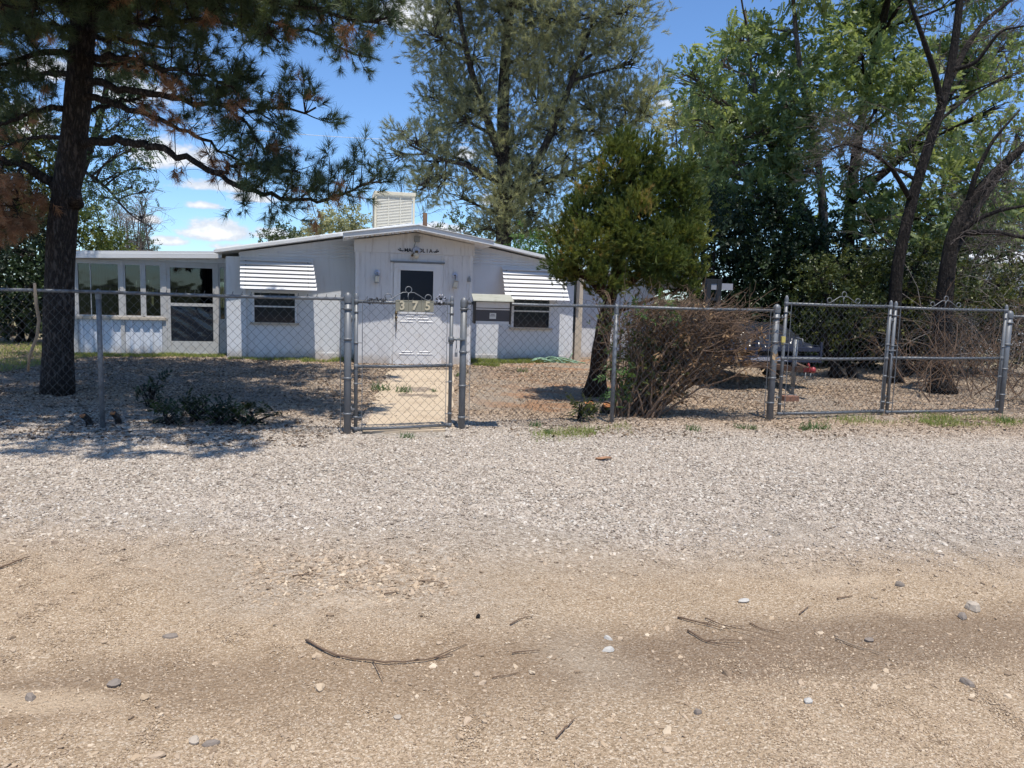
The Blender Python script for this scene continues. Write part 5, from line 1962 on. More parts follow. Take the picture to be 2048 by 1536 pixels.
    V, T, C = scatter(rng, tp_, P, A, 0.8 + 0.35 * rng.random(len(P)), rng.random(len(P)))
    npmesh('dead_needles', V, T, M['pine_dead'], o, C)
    print('pine tufts', len(G), len(D))


big_pine()


def back_pine():
    rng = np.random.default_rng(5)
    Y = 26.0
    base = at(1008, 600, Y)
    base = (base.x, base.y, 0)
    L = [(900, 20, 95), (990, 20, 100), (1090, 30, 100), (1190, 30, 90), (1255, 20, 55), (870, 75, 55), (950, 115, 85), (1050, 115, 85), (1150, 130, 85), (1240, 85, 50), (1270, 125, 35),
         (900, 180, 60), (970, 210, 75), (1070, 205, 75), (1170, 205, 75), (1250, 200, 60), (1300, 190, 40), (1325, 165, 26), (865, 195, 35), (930, 240, 50),
         (835, 285, 48), (805, 262, 26), (790, 310, 30), (860, 330, 48), (890, 360, 45), (920, 392, 36), (850, 375, 30), (880, 250, 45),
         (1020, 285, 55), (1110, 270, 65), (1190, 260, 60), (1240, 250, 45), (1290, 230, 36), (1010, 350, 45), (1025, 395, 50), (1005, 430, 40), (1045, 450, 35), (1085, 345, 36), (1100, 390, 42), (1075, 425, 35), (1130, 310, 40), (975, 455, 30), (1110, 450, 32), (1000, 310, 46), (1040, 335, 44), (1020, 372, 48), (1000, 405, 40), (1035, 420, 44), (985, 440, 34), (1060, 470, 28), (1020, 465, 34), (900, 310, 40), (945, 350, 34), (1150, 350, 40), (1060, 380, 40),
         (880, -70, 110), (990, -80, 120), (1100, -80, 120), (1210, -60, 100), (960, -200, 120), (1080, -210, 130), (1180, -180, 110), (1040, -340, 120), (1120, -330, 100)]
    P = lambda *q: npv(at(*q))
    trunks = [([np.array(base), P(1006, 480, Y), P(1010, 380, Y), P(1004, 250, Y), P(1010, 100, Y), P(1030, -80, Y), P(1060, -350, Y)], 0.30, 0.06),
              ([P(1010, 395, Y), P(1075, 330, Y - .5), P(1130, 200, Y - 1), P(1180, 60, Y - 1)], 0.16, 0.05),
              ([P(1008, 330, Y), P(960, 200, Y - .5), P(930, 100, Y - 1), P(910, -40, Y - 1)], 0.15, 0.05),
              ([P(1008, 400, Y), P(1100, 360, Y + .5), P(1180, 330, Y + 1), P(1250, 270, Y + 1)], 0.12, 0.04),
              ([P(1006, 370, Y), P(940, 330, Y - .6), P(880, 320, Y - 1), P(820, 290, Y - 1.2)], 0.10, 0.03)]
    tp = [tuft(rng, 34, 0.16, 0.0062, 0.24, 0.15, 1.05) for _ in range(5)]
    blob_tree('pine_tree', 'huge olive grey pine rising behind the white house roof', 'tree', base, trunks, blobs_px(L, Y, 1.6, rng, 0.9), tp,
              M['soft_leaf'], M['bark_grey'], rng, 300, 1.0, 0.45, 0.8, 17, limb_r=0.07, twig_r=0.012, clump=0.30, shell=0.66, bare=0.05)


back_pine()


def juniper():
    rng = np.random.default_rng(8)
    Y = 10.5
    base = (1.20, 11.0, 0)
    L = [(1245, 300, 34), (1285, 315, 40), (1225, 345, 45), (1290, 365, 50), (1340, 360, 36), (1190, 395, 42), (1250, 400, 55), (1320, 410, 52), (1370, 405, 34),
         (1160, 430, 34), (1205, 450, 50), (1270, 455, 55), (1340, 460, 52), (1385, 450, 30), (1130, 475, 36), (1180, 495, 45), (1240, 505, 52), (1310, 505, 52), (1370, 500, 40),
         (1115, 520, 28), (1160, 540, 34), (1210, 550, 38), (1340, 540, 46), (1385, 545, 28), (1290, 540, 40), (1125, 550, 22), (1370, 575, 24), (1190, 575, 20)]
    P = lambda *q: npv(at(*q))
    trunks = [([np.array(base), P(1198, 720, 10.95), P(1206, 650, 10.8), P(1222, 590, 10.7), P(1245, 500, 10.6), P(1262, 400, 10.5), P(1262, 310, 10.5)], 0.135, 0.03),
              ([P(1224, 585, 10.7), P(1290, 545, 10.5), P(1350, 520, 10.4)], 0.06, 0.02), ([P(1215, 600, 10.75), P(1180, 560, 10.6), P(1140, 530, 10.5)], 0.05, 0.02)]
    tp = [tuft(rng, 30, 0.062, 0.0042, 0.085, 0.1, 0.75) for _ in range(4)]
    blob_tree('juniper_tree', 'small rounded yellow green juniper with a leaning shaggy trunk behind the brush pile', 'tree', base, trunks, blobs_px(L, Y, 0.42, rng, 0.95), tp,
              M['jun_leaf'], M['bark_red'], rng, 6800, 0.88, 0.7, 0.8, 15, limb_r=0.03, twig_r=0.004, clump=0.27, out=0.9, shell=0.72)


juniper()


def feathery_trees():
    rng = np.random.default_rng(9)
    tp = [pinnate(rng, 6, 0.40, 0.135, 0.029) for _ in range(4)] + [leaf_spray(rng, 11, 0.26, 0.15, 0.036) for _ in range(3)]
    P = lambda *q: npv(at(*q))
    Y = 19.0
    L = [(1400, 180, 40), (1375, 150, 30), (1440, 125, 40), (1480, 80, 36), (1530, 105, 55), (1575, 65, 38), (1600, 140, 50), (1500, 180, 60), (1570, 205, 60), (1440, 230, 55),
         (1400, 240, 32), (1510, 270, 60), (1590, 280, 55), (1640, 225, 45), (1470, 330, 60), (1550, 345, 55), (1410, 330, 50), (1420, 390, 40), (1620, 340, 46), (1500, 400, 52), (1450, 430, 46), (1580, 410, 46), (1540, 450, 50), (1610, 460, 40), (1450, 290, 40),
         (1590, -60, 45), (1640, -50, 55), (1620, -140, 60),
         (1480, -270, 80, -3.6), (1600, -290, 80, -3.8), (1680, -260, 70, -3.0)]  # last row: unseen masses nearer the lens, added to shade the shrubs below
    base = P(1655, 640, Y); base[2] = 0
    trunks = [([base, P(1645, 560, Y), P(1632, 470, Y), P(1600, 400, Y), P(1555, 330, Y), P(1520, 240, Y), P(1500, 120, Y), P(1490, 20, Y)], 0.14, 0.025),
              ([P(1650, 560, Y), P(1648, 440, Y - .3), P(1640, 330, Y - .4), P(1610, 200, Y - .5), P(1590, 60, Y - .5), P(1580, -120, Y)], 0.12, 0.025),
              ([P(1632, 470, Y), P(1540, 430, Y - .6), P(1470, 420, Y - .8), P(1420, 430, Y - 1)], 0.07, 0.02)]
    blob_tree('feathery_tree', 'green tree of feathery leaves with pale trunk, nearest the juniper', 'tree', base, trunks, blobs_px(L, Y, 1.3, rng, 0.85), tp,
              M['ail_leaf'], M['bark_pale'], rng, 470, 0.82, 0.2, 0.9, 14, up='d', group='feathery leaved trees behind the driveway', limb_r=0.05, twig_r=0.011, clump=0.36, bare=0.08)
    L = [(1700, 50, 46), (1740, 20, 46), (1790, 55, 50), (1725, 110, 56), (1790, 130, 55), (1700, 180, 50), (1760, 200, 56), (1830, 180, 46), (1700, 250, 36), (1890, 110, 46), (1950, 125, 50), (2005, 95, 36), (2020, 150, 30),
         (1945, 185, 46), (1880, 255, 50), (1840, 290, 46), (1930, 290, 40), (1990, 215, 32), (1800, 320, 40), (1890, 360, 52), (1960, 385, 50), (2020, 360, 40), (1710, 400, 46), (1780, 420, 50), (1850, 430, 50), (1930, 440, 46), (1750, 460, 46),
         (1760, -60, 70), (1860, -50, 60), (1950, -20, 50), (1820, -150, 70), (1690, 330, 30), (2040, 270, 30), (1840, 470, 44), (1890, 490, 44), (1950, 480, 44), (2000, 470, 40), (1810, 500, 40), (2040, 440, 40), (1990, 420, 36),
         (1760, -280, 85, -4.8), (1880, -290, 85, -4.8), (1990, -280, 80, -4.6), (1850, -190, 70, -3.4)]  # this row is added out of view, keeping sun off the dark shrubs
    Y = 20.0
    base = P(1698, 640, Y); base[2] = 0
    trunks = [([base, P(1696, 500, Y), P(1700, 400, Y), P(1712, 300, Y), P(1735, 180, Y), P(1760, 40, Y), P(1790, -120, Y)], 0.20, 0.03),
              ([P(1700, 400, Y), P(1790, 330, Y), P(1860, 250, Y), P(1930, 150, Y)], 0.11, 0.03), ([P(1698, 450, Y), P(1800, 430, Y), P(1900, 390, Y), P(1980, 370, Y)], 0.09, 0.03)]
    blob_tree('feathery_tree', 'green tree of feathery leaves with dark thick trunk, behind the bare leaning tree', 'tree', base, trunks, blobs_px(L, Y, 1.5, rng, 0.85), tp,
              M['ail_leaf'], M['bark_dark'], rng, 470, 0.85, 0.2, 0.9, 14, up='d', group='feathery leaved trees behind the driveway', limb_r=0.05, twig_r=0.011, clump=0.40, bare=0.12)
    # the one standing left, behind the porch
    L = [(230, 200, 42), (255, 240, 36), (285, 285, 30), (220, 260, 40), (250, 300, 42), (200, 310, 40), (285, 335, 24), (235, 345, 42), (290, 385, 18), (265, 375, 28), (210, 395, 34), (190, 220, 40), (240, 160, 40), (170, 360, 36), (300, 452, 12), (282, 432, 12), (260, 120, 50), (180, 60, 70)]
    Y = 17.0
    base = P(120, 640, Y + 1); base[2] = 0
    trunks = [([base, P(130, 450, Y + .6), P(160, 350, Y + .3), P(200, 250, Y), P(220, 140, Y), P(220, 40, Y)], 0.15, 0.03),
              ([P(165, 340, Y + .3), P(220, 380, Y), P(250, 420, Y), P(275, 440, Y), P(300, 452, Y)], 0.04, 0.012)]
    tp2 = [pinnate(rng, 4, 0.26, 0.085, 0.02) for _ in range(4)]
    blob_tree('feathery_tree', 'leafy tree with hanging sprays behind the pine trunk and above the glazed porch', 'tree', base, trunks, blobs_px(L, Y, 0.5, rng, 0.9), tp2,
              M['shade_leaf'], M['bark_grey'], rng, 520, 0.9, -0.15, 0.9, 9, up='d', limb_r=0.03, twig_r=0.007, clump=0.38, bare=0.1)


feathery_trees()


def shrubs():
    rng = np.random.default_rng(10)
    P = lambda *q: npv(at(*q))
    tpL = [leaf_spray(rng, 12, 0.20, 0.085, 0.021) for _ in range(4)]
    tpS = [leaf_spray(rng, 9, 0.13, 0.06, 0.017) for _ in range(4)]

    def shrub(name, label, Y, base_px, L, tp, lm, n, size, dep, sub=9, bm='bark_dark', group=None, stems=4, up=0.25, clump=0.42, sh=0.6):
        bl = blobs_px(L, Y, dep, rng, 0.95)
        b0 = P(base_px, 640, Y); b0[2] = 0
        tr = []
        for k in range(stems):
            c = npv(bl[int(rng.integers(0, len(bl)))][0])
            s = b0 + np.array([rng.uniform(-.3, .3), rng.uniform(-.25, .25), 0])
            tr.append(([s, s * 0.5 + c * 0.5 + rng.normal(size=3) * 0.1, c], 0.06, 0.02))
        return blob_tree(name, label, 'shrub', b0, tr, bl, tp, lm, M[bm], rng, n, size, up, 0.9, sub, limb_r=0.03, twig_r=0.006, clump=clump, group=group, shell=sh)

    hg = 'dark evergreen shrubs massed behind the trailer'
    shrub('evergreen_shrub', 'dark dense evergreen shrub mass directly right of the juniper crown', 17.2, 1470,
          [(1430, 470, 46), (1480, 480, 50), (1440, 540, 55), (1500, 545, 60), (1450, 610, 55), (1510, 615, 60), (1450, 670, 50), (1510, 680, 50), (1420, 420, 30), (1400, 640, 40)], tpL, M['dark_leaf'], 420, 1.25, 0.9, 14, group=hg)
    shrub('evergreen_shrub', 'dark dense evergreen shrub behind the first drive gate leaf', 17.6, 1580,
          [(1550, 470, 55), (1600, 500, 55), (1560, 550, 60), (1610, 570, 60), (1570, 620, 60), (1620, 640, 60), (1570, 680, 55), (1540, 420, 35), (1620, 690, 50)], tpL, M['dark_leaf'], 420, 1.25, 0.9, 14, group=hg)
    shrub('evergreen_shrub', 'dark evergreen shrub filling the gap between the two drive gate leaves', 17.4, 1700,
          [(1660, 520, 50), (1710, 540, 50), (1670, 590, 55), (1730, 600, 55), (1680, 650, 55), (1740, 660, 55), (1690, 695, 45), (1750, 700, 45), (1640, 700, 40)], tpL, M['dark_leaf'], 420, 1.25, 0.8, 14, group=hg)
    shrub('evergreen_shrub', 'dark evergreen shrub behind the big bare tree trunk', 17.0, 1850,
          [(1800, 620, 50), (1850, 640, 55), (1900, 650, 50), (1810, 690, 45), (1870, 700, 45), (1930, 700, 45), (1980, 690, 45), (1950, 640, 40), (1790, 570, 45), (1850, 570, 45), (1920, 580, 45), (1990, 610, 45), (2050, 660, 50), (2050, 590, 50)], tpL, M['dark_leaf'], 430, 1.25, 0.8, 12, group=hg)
    shrub('olive_shrub', 'sunlit olive green shrub glinting above the first drive gate leaf', 14.8, 1690,
          [(1640, 545, 36), (1680, 535, 34), (1665, 580, 40), (1720, 570, 40), (1630, 600, 36), (1690, 620, 40), (1730, 530, 34), (1740, 620, 36), (1650, 650, 36), (1700, 670, 36), (1625, 660, 30)], tpS, M['bush_leaf'], 620, 1.15, 0.5, 12, group='olive shrubs by the driveway')
    shrub('olive_shrub', 'thin olive shrub behind the leaning bare trunk and second drive gate leaf', 15.2, 1830,
          [(1780, 530, 34), (1830, 540, 36), (1850, 590, 36), (1810, 600, 36), (1900, 560, 34), (1770, 480, 28), (1850, 500, 28), (1930, 540, 32), (1990, 560, 30), (1960, 500, 30), (1760, 640, 40), (1820, 660, 40), (1880, 620, 40), (1940, 600, 40), (1990, 620, 40), (2030, 560, 40), (2040, 640, 40), (1900, 500, 34), (2020, 500, 34)], tpS, M['bush_leaf'], 520, 1.15, 0.8, 12, group='olive shrubs by the driveway', sh=0.5)
    # left background
    shrub('evergreen_shrub', 'dark evergreen hedge bush standing on the lawn left of the pine trunk', 17.5, 30,
          [(-40, 480, 55), (20, 500, 55), (70, 510, 50), (-30, 560, 55), (30, 570, 55), (85, 580, 50), (-20, 620, 45), (40, 625, 45), (90, 630, 40), (-90, 520, 60), (-90, 600, 55)], tpL, M['dark_leaf'], 380, 1.2, 0.7, 12)
    shrub('broadleaf_tree', 'dim broadleaf tree behind the rust coloured pine foliage', 21, 60,
          [(-30, 330, 60), (30, 350, 60), (80, 390, 50), (60, 440, 55), (10, 430, 55), (110, 450, 40), (-60, 420, 60), (90, 320, 45), (20, 270, 60), (-60, 240, 70)], tpL, M['bush_leaf'], 330, 1.3, 0.8, 12)
    shrub('golden_shrub', 'yellowish green shrub standing behind the porch roof beside the pine trunk', 21, 195,
          [(165, 440, 34), (195, 450, 36), (180, 480, 32), (215, 480, 32), (150, 480, 30), (200, 510, 30), (160, 520, 34), (230, 505, 26)], tpS, M['jun_leaf'], 430, 1.3, 0.5, 10)
    shrub('round_shrub', 'soft green shrub at the far end of the porch roof line', 27, 285,
          [(285, 490, 20), (300, 500, 18), (265, 500, 18), (310, 512, 14), (280, 520, 24)], tpS, M['far_leaf'], 520, 1.3, 0.4, 9)
    # far round trees over the roof
    tpF = [leaf_spray(rng, 10, 0.4, 0.17, 0.05) for _ in range(4)]
    shrub('round_tree', 'distant round grey green tree over the roof beside the cooler', 46, 680,
          [(640, 455, 26), (675, 440, 24), (710, 445, 24), (690, 465, 26), (650, 475, 22), (730, 460, 20), (620, 470, 18)], tpF, M['soft_leaf'], 130, 1.0, 0.6, 10, group='far trees over the roof')
    shrub('round_tree', 'distant bright green tree over the left slope of the roof', 48, 565,
          [(545, 475, 18), (570, 465, 18), (595, 470, 16), (560, 488, 20), (530, 488, 14), (590, 488, 18)], tpF, M['far_leaf'], 130, 0.9, 0.5, 9, group='far trees over the roof')
    shrub('broadleaf_tree', 'green broadleaf tree low behind the right slope of the roof', 24, 1070,
          [(1060, 490, 24), (1090, 505, 24), (1040, 510, 20), (1110, 525, 20), (1075, 520, 22)], tpL, M['fresh_leaf'], 260, 1.2, 0.5, 10)
    shrub('round_tree', 'hazy green tree low behind the big pine trunk', 34, 930,
          [(890, 460, 22), (920, 450, 26), (950, 465, 24), (980, 480, 22), (900, 480, 18)], tpF, M['far_leaf'], 150, 0.7, 0.5, 9)
    shrub('broadleaf_tree', 'pale leafed tree between the big pine and the feathery trees', 23, 1390,
          [(1370, 230, 30), (1410, 260, 36), (1360, 280, 34), (1400, 320, 40), (1350, 250, 26), (1420, 360, 40), (1440, 300, 34), (1390, 390, 36), (1420, 430, 34)], tpL, M['soft_leaf'], 520, 1.1, 0.6, 12, bm='bark_grey')
    shrub('broadleaf_tree', 'leafy tree closing the view behind the neighbouring building', 30, 2000,
          [(1900, 470, 50), (1980, 480, 50), (2060, 470, 60), (1830, 490, 40), (2100, 420, 60), (2010, 430, 40)], tpF, M['far_leaf'], 160, 0.7, 0.8, 10)


shrubs()


def bare_things():
    rng = np.random.default_rng(12)
    P = lambda *q: npv(at(*q))

    def bare_tree(name, label, base, paths, twigs, bark, group=None, hang=0.0, cat='tree', tm='twig_dark'):
        o = thing(name, label, cat, tuple(base), 0, group)
        mb = MB()
        for pts, r0, r1 in paths:
            Q = smooth_path(pts, max(9, 4 * len(pts))) - base
            rr = np.linspace(r0, r1, len(Q))
            if Q[0][2] < 0.25:
                rr[0] *= 1.5; rr[1] *= 1.2
            mb.tube(Q, rr, 12)
        mb.build('trunk', M[bark], o)
        tw = MB()
        for (p, d, L, r, dep, n, num, spread) in twigs:
            p = np.array(p)
            for _ in range(num):
                dd = np.array(d) + rng.normal(size=3) * 0.5
                twig_fan(tw, rng, p + rng.normal(size=3) * 0.08 - base, dd / np.linalg.norm(dd), L * rng.uniform(0.6, 1.2), r, dep, n, spread, hang)
        tw.build('twigs', M[tm], o)
        return o

    # leaning bare tree behind the middle of the drive gates
    Y = 14.0
    base = P(1788, 750, Y); base[2] = 0
    main = [base, P(1788, 640, Y), P(1793, 540, Y), P(1812, 450, Y), P(1832, 370, Y), P(1858, 290, Y), P(1888, 200, Y), P(1905, 120, Y), P(1916, 40, Y), P(1925, -60, Y), P(1940, -200, Y)]
    l2 = [P(1885, 215, Y), P(1868, 140, Y - .2), P(1840, 60, Y - .4), P(1815, -10, Y - .5), P(1800, -60, Y - .5)]
    l3 = [P(1895, 170, Y), P(1935, 90, Y + .3), P(1970, 40, Y + .5), P(2010, 10, Y + .6), P(2060, -30, Y + .7)]
    l4 = [P(1822, 400, Y), P(1780, 330, Y - .5), P(1735, 300, Y - .8), P(1690, 285, Y - 1), P(1660, 300, Y - 1)]
    l5 = [P(1832, 360, Y), P(1790, 335, Y + .2), P(1750, 345, Y + .4), P(1700, 370, Y + .6)]
    l6 = [P(1900, 140, Y), P(1950, 130, Y - .2), P(2000, 60, Y - .4), P(2060, 50, Y - .4)]
    l7 = [P(1880, 240, Y), P(1930, 200, Y + .2), P(1990, 165, Y + .4), P(2030, 150, Y + .5)]
    tw = []
    for px, py in [(1690, 285), (1710, 275), (1670, 300), (1730, 300), (1700, 310), (1750, 290), (1780, 290), (1720, 260), (1760, 310)]:
        tw.append((P(px, py, Y - .8 + rng.uniform(-.4, .4)), (-0.8, 0, 0.1), 0.55, 0.006, 2, 4, 7, 0.6))
    for q in [(1935, 90), (1970, 40), (2010, 10), (1950, 130), (2000, 60), (1990, 165), (2030, 150), (1920, 20), (1840, 60), (1815, 0), (1868, 140), (2040, 40), (1960, 0)]:
        tw.append((P(*q, Y + .3), (0.5, 0, 0.5), 0.75, 0.008, 2, 3, 5, 0.55))
    for q in [(1860, 290), (1840, 340), (1812, 440), (1890, 210), (1830, 240)]:
        tw.append((P(*q, Y), (-0.3, 0, 0.3), 0.6, 0.007, 2, 3, 4, 0.6))
    bare_tree('bare_tree', 'leaning half dead tree with bare twigs, trunk behind the join of the drive gates', base,
              [(main, 0.125, 0.045), (l2, 0.06, 0.02), (l3, 0.065, 0.02), (l4, 0.05, 0.012), (l5, 0.035, 0.01), (l6, 0.045, 0.012), (l7, 0.03, 0.008)], tw, 'bark_dark')
    # stout tree behind the second gate leaf
    Y = 12.6
    base = P(1882, 788, Y); base[2] = 0
    main = [base, P(1882, 700, Y), P(1888, 600, Y), P(1897, 520, Y), P(1905, 470, Y), P(1935, 410, Y), P(1985, 350, Y), P(2040, 300, Y), P(2110, 240, Y)]
    l2 = [P(1903, 480, Y), P(1950, 440, Y - .2), P(2000, 420, Y - .3), P(2060, 410, Y - .4)]
    l3 = [P(1905, 470, Y), P(1980, 462, Y - .3), P(2060, 478, Y - .6)]
    l4 = [P(1895, 530, Y), P(1940, 440, Y + .5), P(2000, 350, Y + .8), P(2060, 270, Y + 1)]
    l5 = [P(1935, 410, Y), P(1950, 350, Y - .1), P(1985, 280, Y - .2), P(2040, 220, Y - .2)]
    tw = []
    for q in [(1950, 440), (2000, 420), (1980, 462), (1985, 350), (2030, 310), (1940, 420), (2040, 470), (2000, 380), (2040, 250), (1985, 280), (1960, 500), (2020, 520), (1930, 480)]:
        tw.append((P(*q, Y + rng.uniform(-.5, .5)), (0.3, 0, 0.2), 0.7, 0.007, 2, 3, 6, 0.7))
    bare_tree('bare_tree', 'stout dark trunk forking right into long bare boughs, behind the second drive gate leaf', base,
              [(main, 0.17, 0.045), (l2, 0.05, 0.02), (l3, 0.06, 0.02), (l4, 0.07, 0.025), (l5, 0.05, 0.012)], tw, 'bark_dark')
    # grey bare shrubs over the porch roof
    for px, hgt, lab in ((235, 415, 'pale bare shrub behind the porch roof, nearest the pine trunk'), (275, 405, 'pale bare shrub behind the porch roof, farther from the pine trunk')):
        Y = 24
        base = P(px, 600, Y); base[2] = 0
        paths, tw = [], []
        for k in range(7):
            tip = P(px + rng.uniform(-32, 36), hgt + rng.uniform(0, 50), Y + rng.uniform(-.6, .6))
            paths.append(([base + rng.normal(size=3) * np.array([.15, .15, 0]), (base + tip) / 2 + rng.normal(size=3) * 0.15, tip], 0.035, 0.01))
            for s in (0.6, 0.75, 0.9, 1.0):
                tw.append((base + (tip - base) * s, (0, 0, 1.0), 0.7, 0.011, 2, 3, 2, 0.5))
        bare_tree('bare_shrub', lab, base, paths, tw, 'bark_pale', 'bare shrubs behind the porch', 0.02, 'shrub', 'twig_grey')
    # small bare twigs behind the cooler
    Y = 27
    base = P(800, 600, Y); base[2] = 0
    paths = [([base, P(802, 480, Y), P(806, 400, Y), P(800, 350, Y)], 0.05, 0.012), ([P(804, 430, Y), P(830, 390, Y), P(838, 370, Y)], 0.02, 0.008)]
    tw = [(P(805, 400, Y), (0.2, 0, 1), 0.8, 0.009, 2, 3, 6, .5), (P(835, 390, Y), (0.4, 0, .8), 0.7, 0.009, 2, 3, 5, .5), (P(845, 430, Y), (0.6, 0, .5), 0.8, 0.009, 2, 3, 4, .5)]
    bare_tree('bare_sapling', 'bare sapling showing its twigs above the cooler', base, paths, tw, 'bark_grey')
    # dead twiggy bush behind the right end of the fence
    o = thing('dead_bush', 'brown dead twiggy bush against the fence at the far right', 'shrub', (7.6, 11.6, 0))
    tw = MB()
    for k in range(95):
        p = np.array([rng.uniform(-1.5, 2.6), rng.uniform(-0.7, 1.2), rng.uniform(-0.02, 0.35)])
        d = np.array([rng.normal() * 0.55, rng.normal() * 0.3, 0.9])
        twig_fan(tw, rng, p, d / np.linalg.norm(d), rng.uniform(0.5, 1.15), 0.010, 3, 3, 0.55, -0.03)
    tw.build('twigs', M['twig'], o)
    # tall thin grey brush further right
    o = thing('dead_bush', 'tall grey bare brush in front of the pale neighbouring building', 'shrub', (10.6, 15.0, 0))
    tw = MB()
    for k in range(60):
        p = np.array([rng.uniform(-2.2, 2.2), rng.uniform(-0.8, 0.8), 0.0])
        d = np.array([rng.normal() * 0.25, rng.normal() * 0.2, 1])
        twig_fan(tw, rng, p, d / np.linalg.norm(d), rng.uniform(1.2, 2.6), 0.013, 3, 3, 0.5, -0.01)
    tw.build('twigs', M['twig_grey'], o)


bare_things()


def brush_pile():
    """the hacked-back shrub pushed through the fence: leafy on its left, brown and bare on its right"""
    rng = np.random.default_rng(14)
    base = np.array([1.45, 8.98, 0.0])
    o = thing('brush_pile', 'hacked back brown shrub spilling twigs over the fence beside the juniper', 'shrub', tuple(base))
    tw = MB()
    tips, mids = [], []
    for k in range(74):
        s = np.array([rng.uniform(-0.22, 0.30), rng.uniform(-0.05, 0.42), 0.0])
        ang = rng.uniform(-0.30, 1.15) if k % 3 else rng.uniform(0.5, 1.25)
        L = rng.uniform(0.95, 1.45) * (1.0 if ang < 0.9 else 1.05)
        e = s + np.array([math.sin(ang) * L, rng.uniform(-0.15, 0.35), max(0.15, math.cos(ang) * L * 1.0)])
        if ang > 0.6:
            e[2] += 0.25
        m = s * 0.45 + e * 0.55 + np.array([-0.05, rng.uniform(-.12, .12), 0.12])
        Q = bez(s, m, e, 8) + np.concatenate([np.zeros((1, 3)), rng.normal(size=(7, 3)) * 0.02])
        tw.tube(Q, np.linspace(rng.uniform(0.010, 0.021), 0.005, 8), 5, True, False)
        for i in (2, 3, 4, 5, 6, 7):
            for _ in range(2):
                d = (Q[i] - Q[i - 1])
                d = d / np.linalg.norm(d) + rng.normal(size=3) * 0.55
                twig_fan(tw, rng, Q[i], d / np.linalg.norm(d), rng.uniform(0.15, 0.38), 0.005, 1, 2, 0.5, 0.0)
                mids.append(Q[i])
        tips.append(Q[-1])
    for k in range(420):                              # sheared top edge: short stiff ends
        x = rng.uniform(-0.15, 1.15)
        p = np.array([x, rng.uniform(-0.1, 0.35), 1.30 + 0.05 * math.sin(x * 5) + rng.uniform(-0.32, 0.0)])
        d = np.array([rng.uniform(0.1, 1.1), rng.normal() * 0.2, rng.uniform(0.0, 0.8)])
        twig_fan(tw, rng, p, d / np.linalg.norm(d), rng.uniform(0.10, 0.24), 0.005, 1, 2, 0.5, 0)
    for k in range(44):                               # long bare ends reaching right over the wire
        p = np.array([rng.uniform(0.7, 1.0), rng.uniform(-0.1, 0.3), rng.uniform(0.75, 1.3)])
        d = np.array([1.0, rng.normal() * 0.15, rng.uniform(-0.1, 0.35)])
        twig_fan(tw, rng, p, d / np.linalg.norm(d), rng.uniform(0.3, 0.6), 0.006, 1, 2, 0.35, 0.0, curve=0.12)
    tw.build('twigs', M['twig'], o)
    mids = np.array(mids)
    tp = [leaf_spray(rng, 5, 0.07, 0.075, 0.014) for _ in range(4)]
    lf = mids[(mids[:, 0] < 0.35 + 0.2 * rng.normal(size=len(mids)))]
    lf = lf[rng.random(len(lf)) < 0.9]
    V, T, C = scatter(rng, tp, lf + rng.normal(size=lf.shape) * 0.05, rng.normal(size=lf.shape) + np.array([0, -.2, .4]), 0.7 + 0.5 * rng.random(len(lf)), rng.random(len(lf)) * 0.9)
    npmesh('leaves', V, T, M['bush_leaf'], o, C)
    fr = np.concatenate([np.stack([rng.uniform(-0.4, 0.0, 26), rng.uniform(-0.2, 0.1, 26), rng.uniform(0.1, 0.75, 26)], -1),
                         np.stack([rng.uniform(-0.1, 0.5, 24), rng.uniform(-.1, .2, 24), rng.uniform(1.15, 1.42, 24)], -1)])
    tpl = [pinnate(rng, 3, 0.13, 0.07, 0.012) for _ in range(3)]
    V, T, C = scatter(rng, tpl, fr, rng.normal(size=fr.shape) * .6 + np.array([-.2, -.3, .5]), 1.0, rng.random(len(fr)), 'd')
    npmesh('fresh_leaves', V, T, M['fresh_leaf'], o, C)
    dl = mids[(mids[:, 0] > 0.2)]
    dl = dl[rng.random(len(dl)) < 0.95]
    V, T, C = scatter(rng, tp, dl + rng.normal(size=dl.shape) * 0.06, rng.normal(size=dl.shape) + np.array([0, 0, -.3]), 0.7 + 0.5 * rng.random(len(dl)), rng.random(len(dl)))
    npmesh('dead_leaves', V, T, M['brown_leaf'], o, C)


brush_pile()


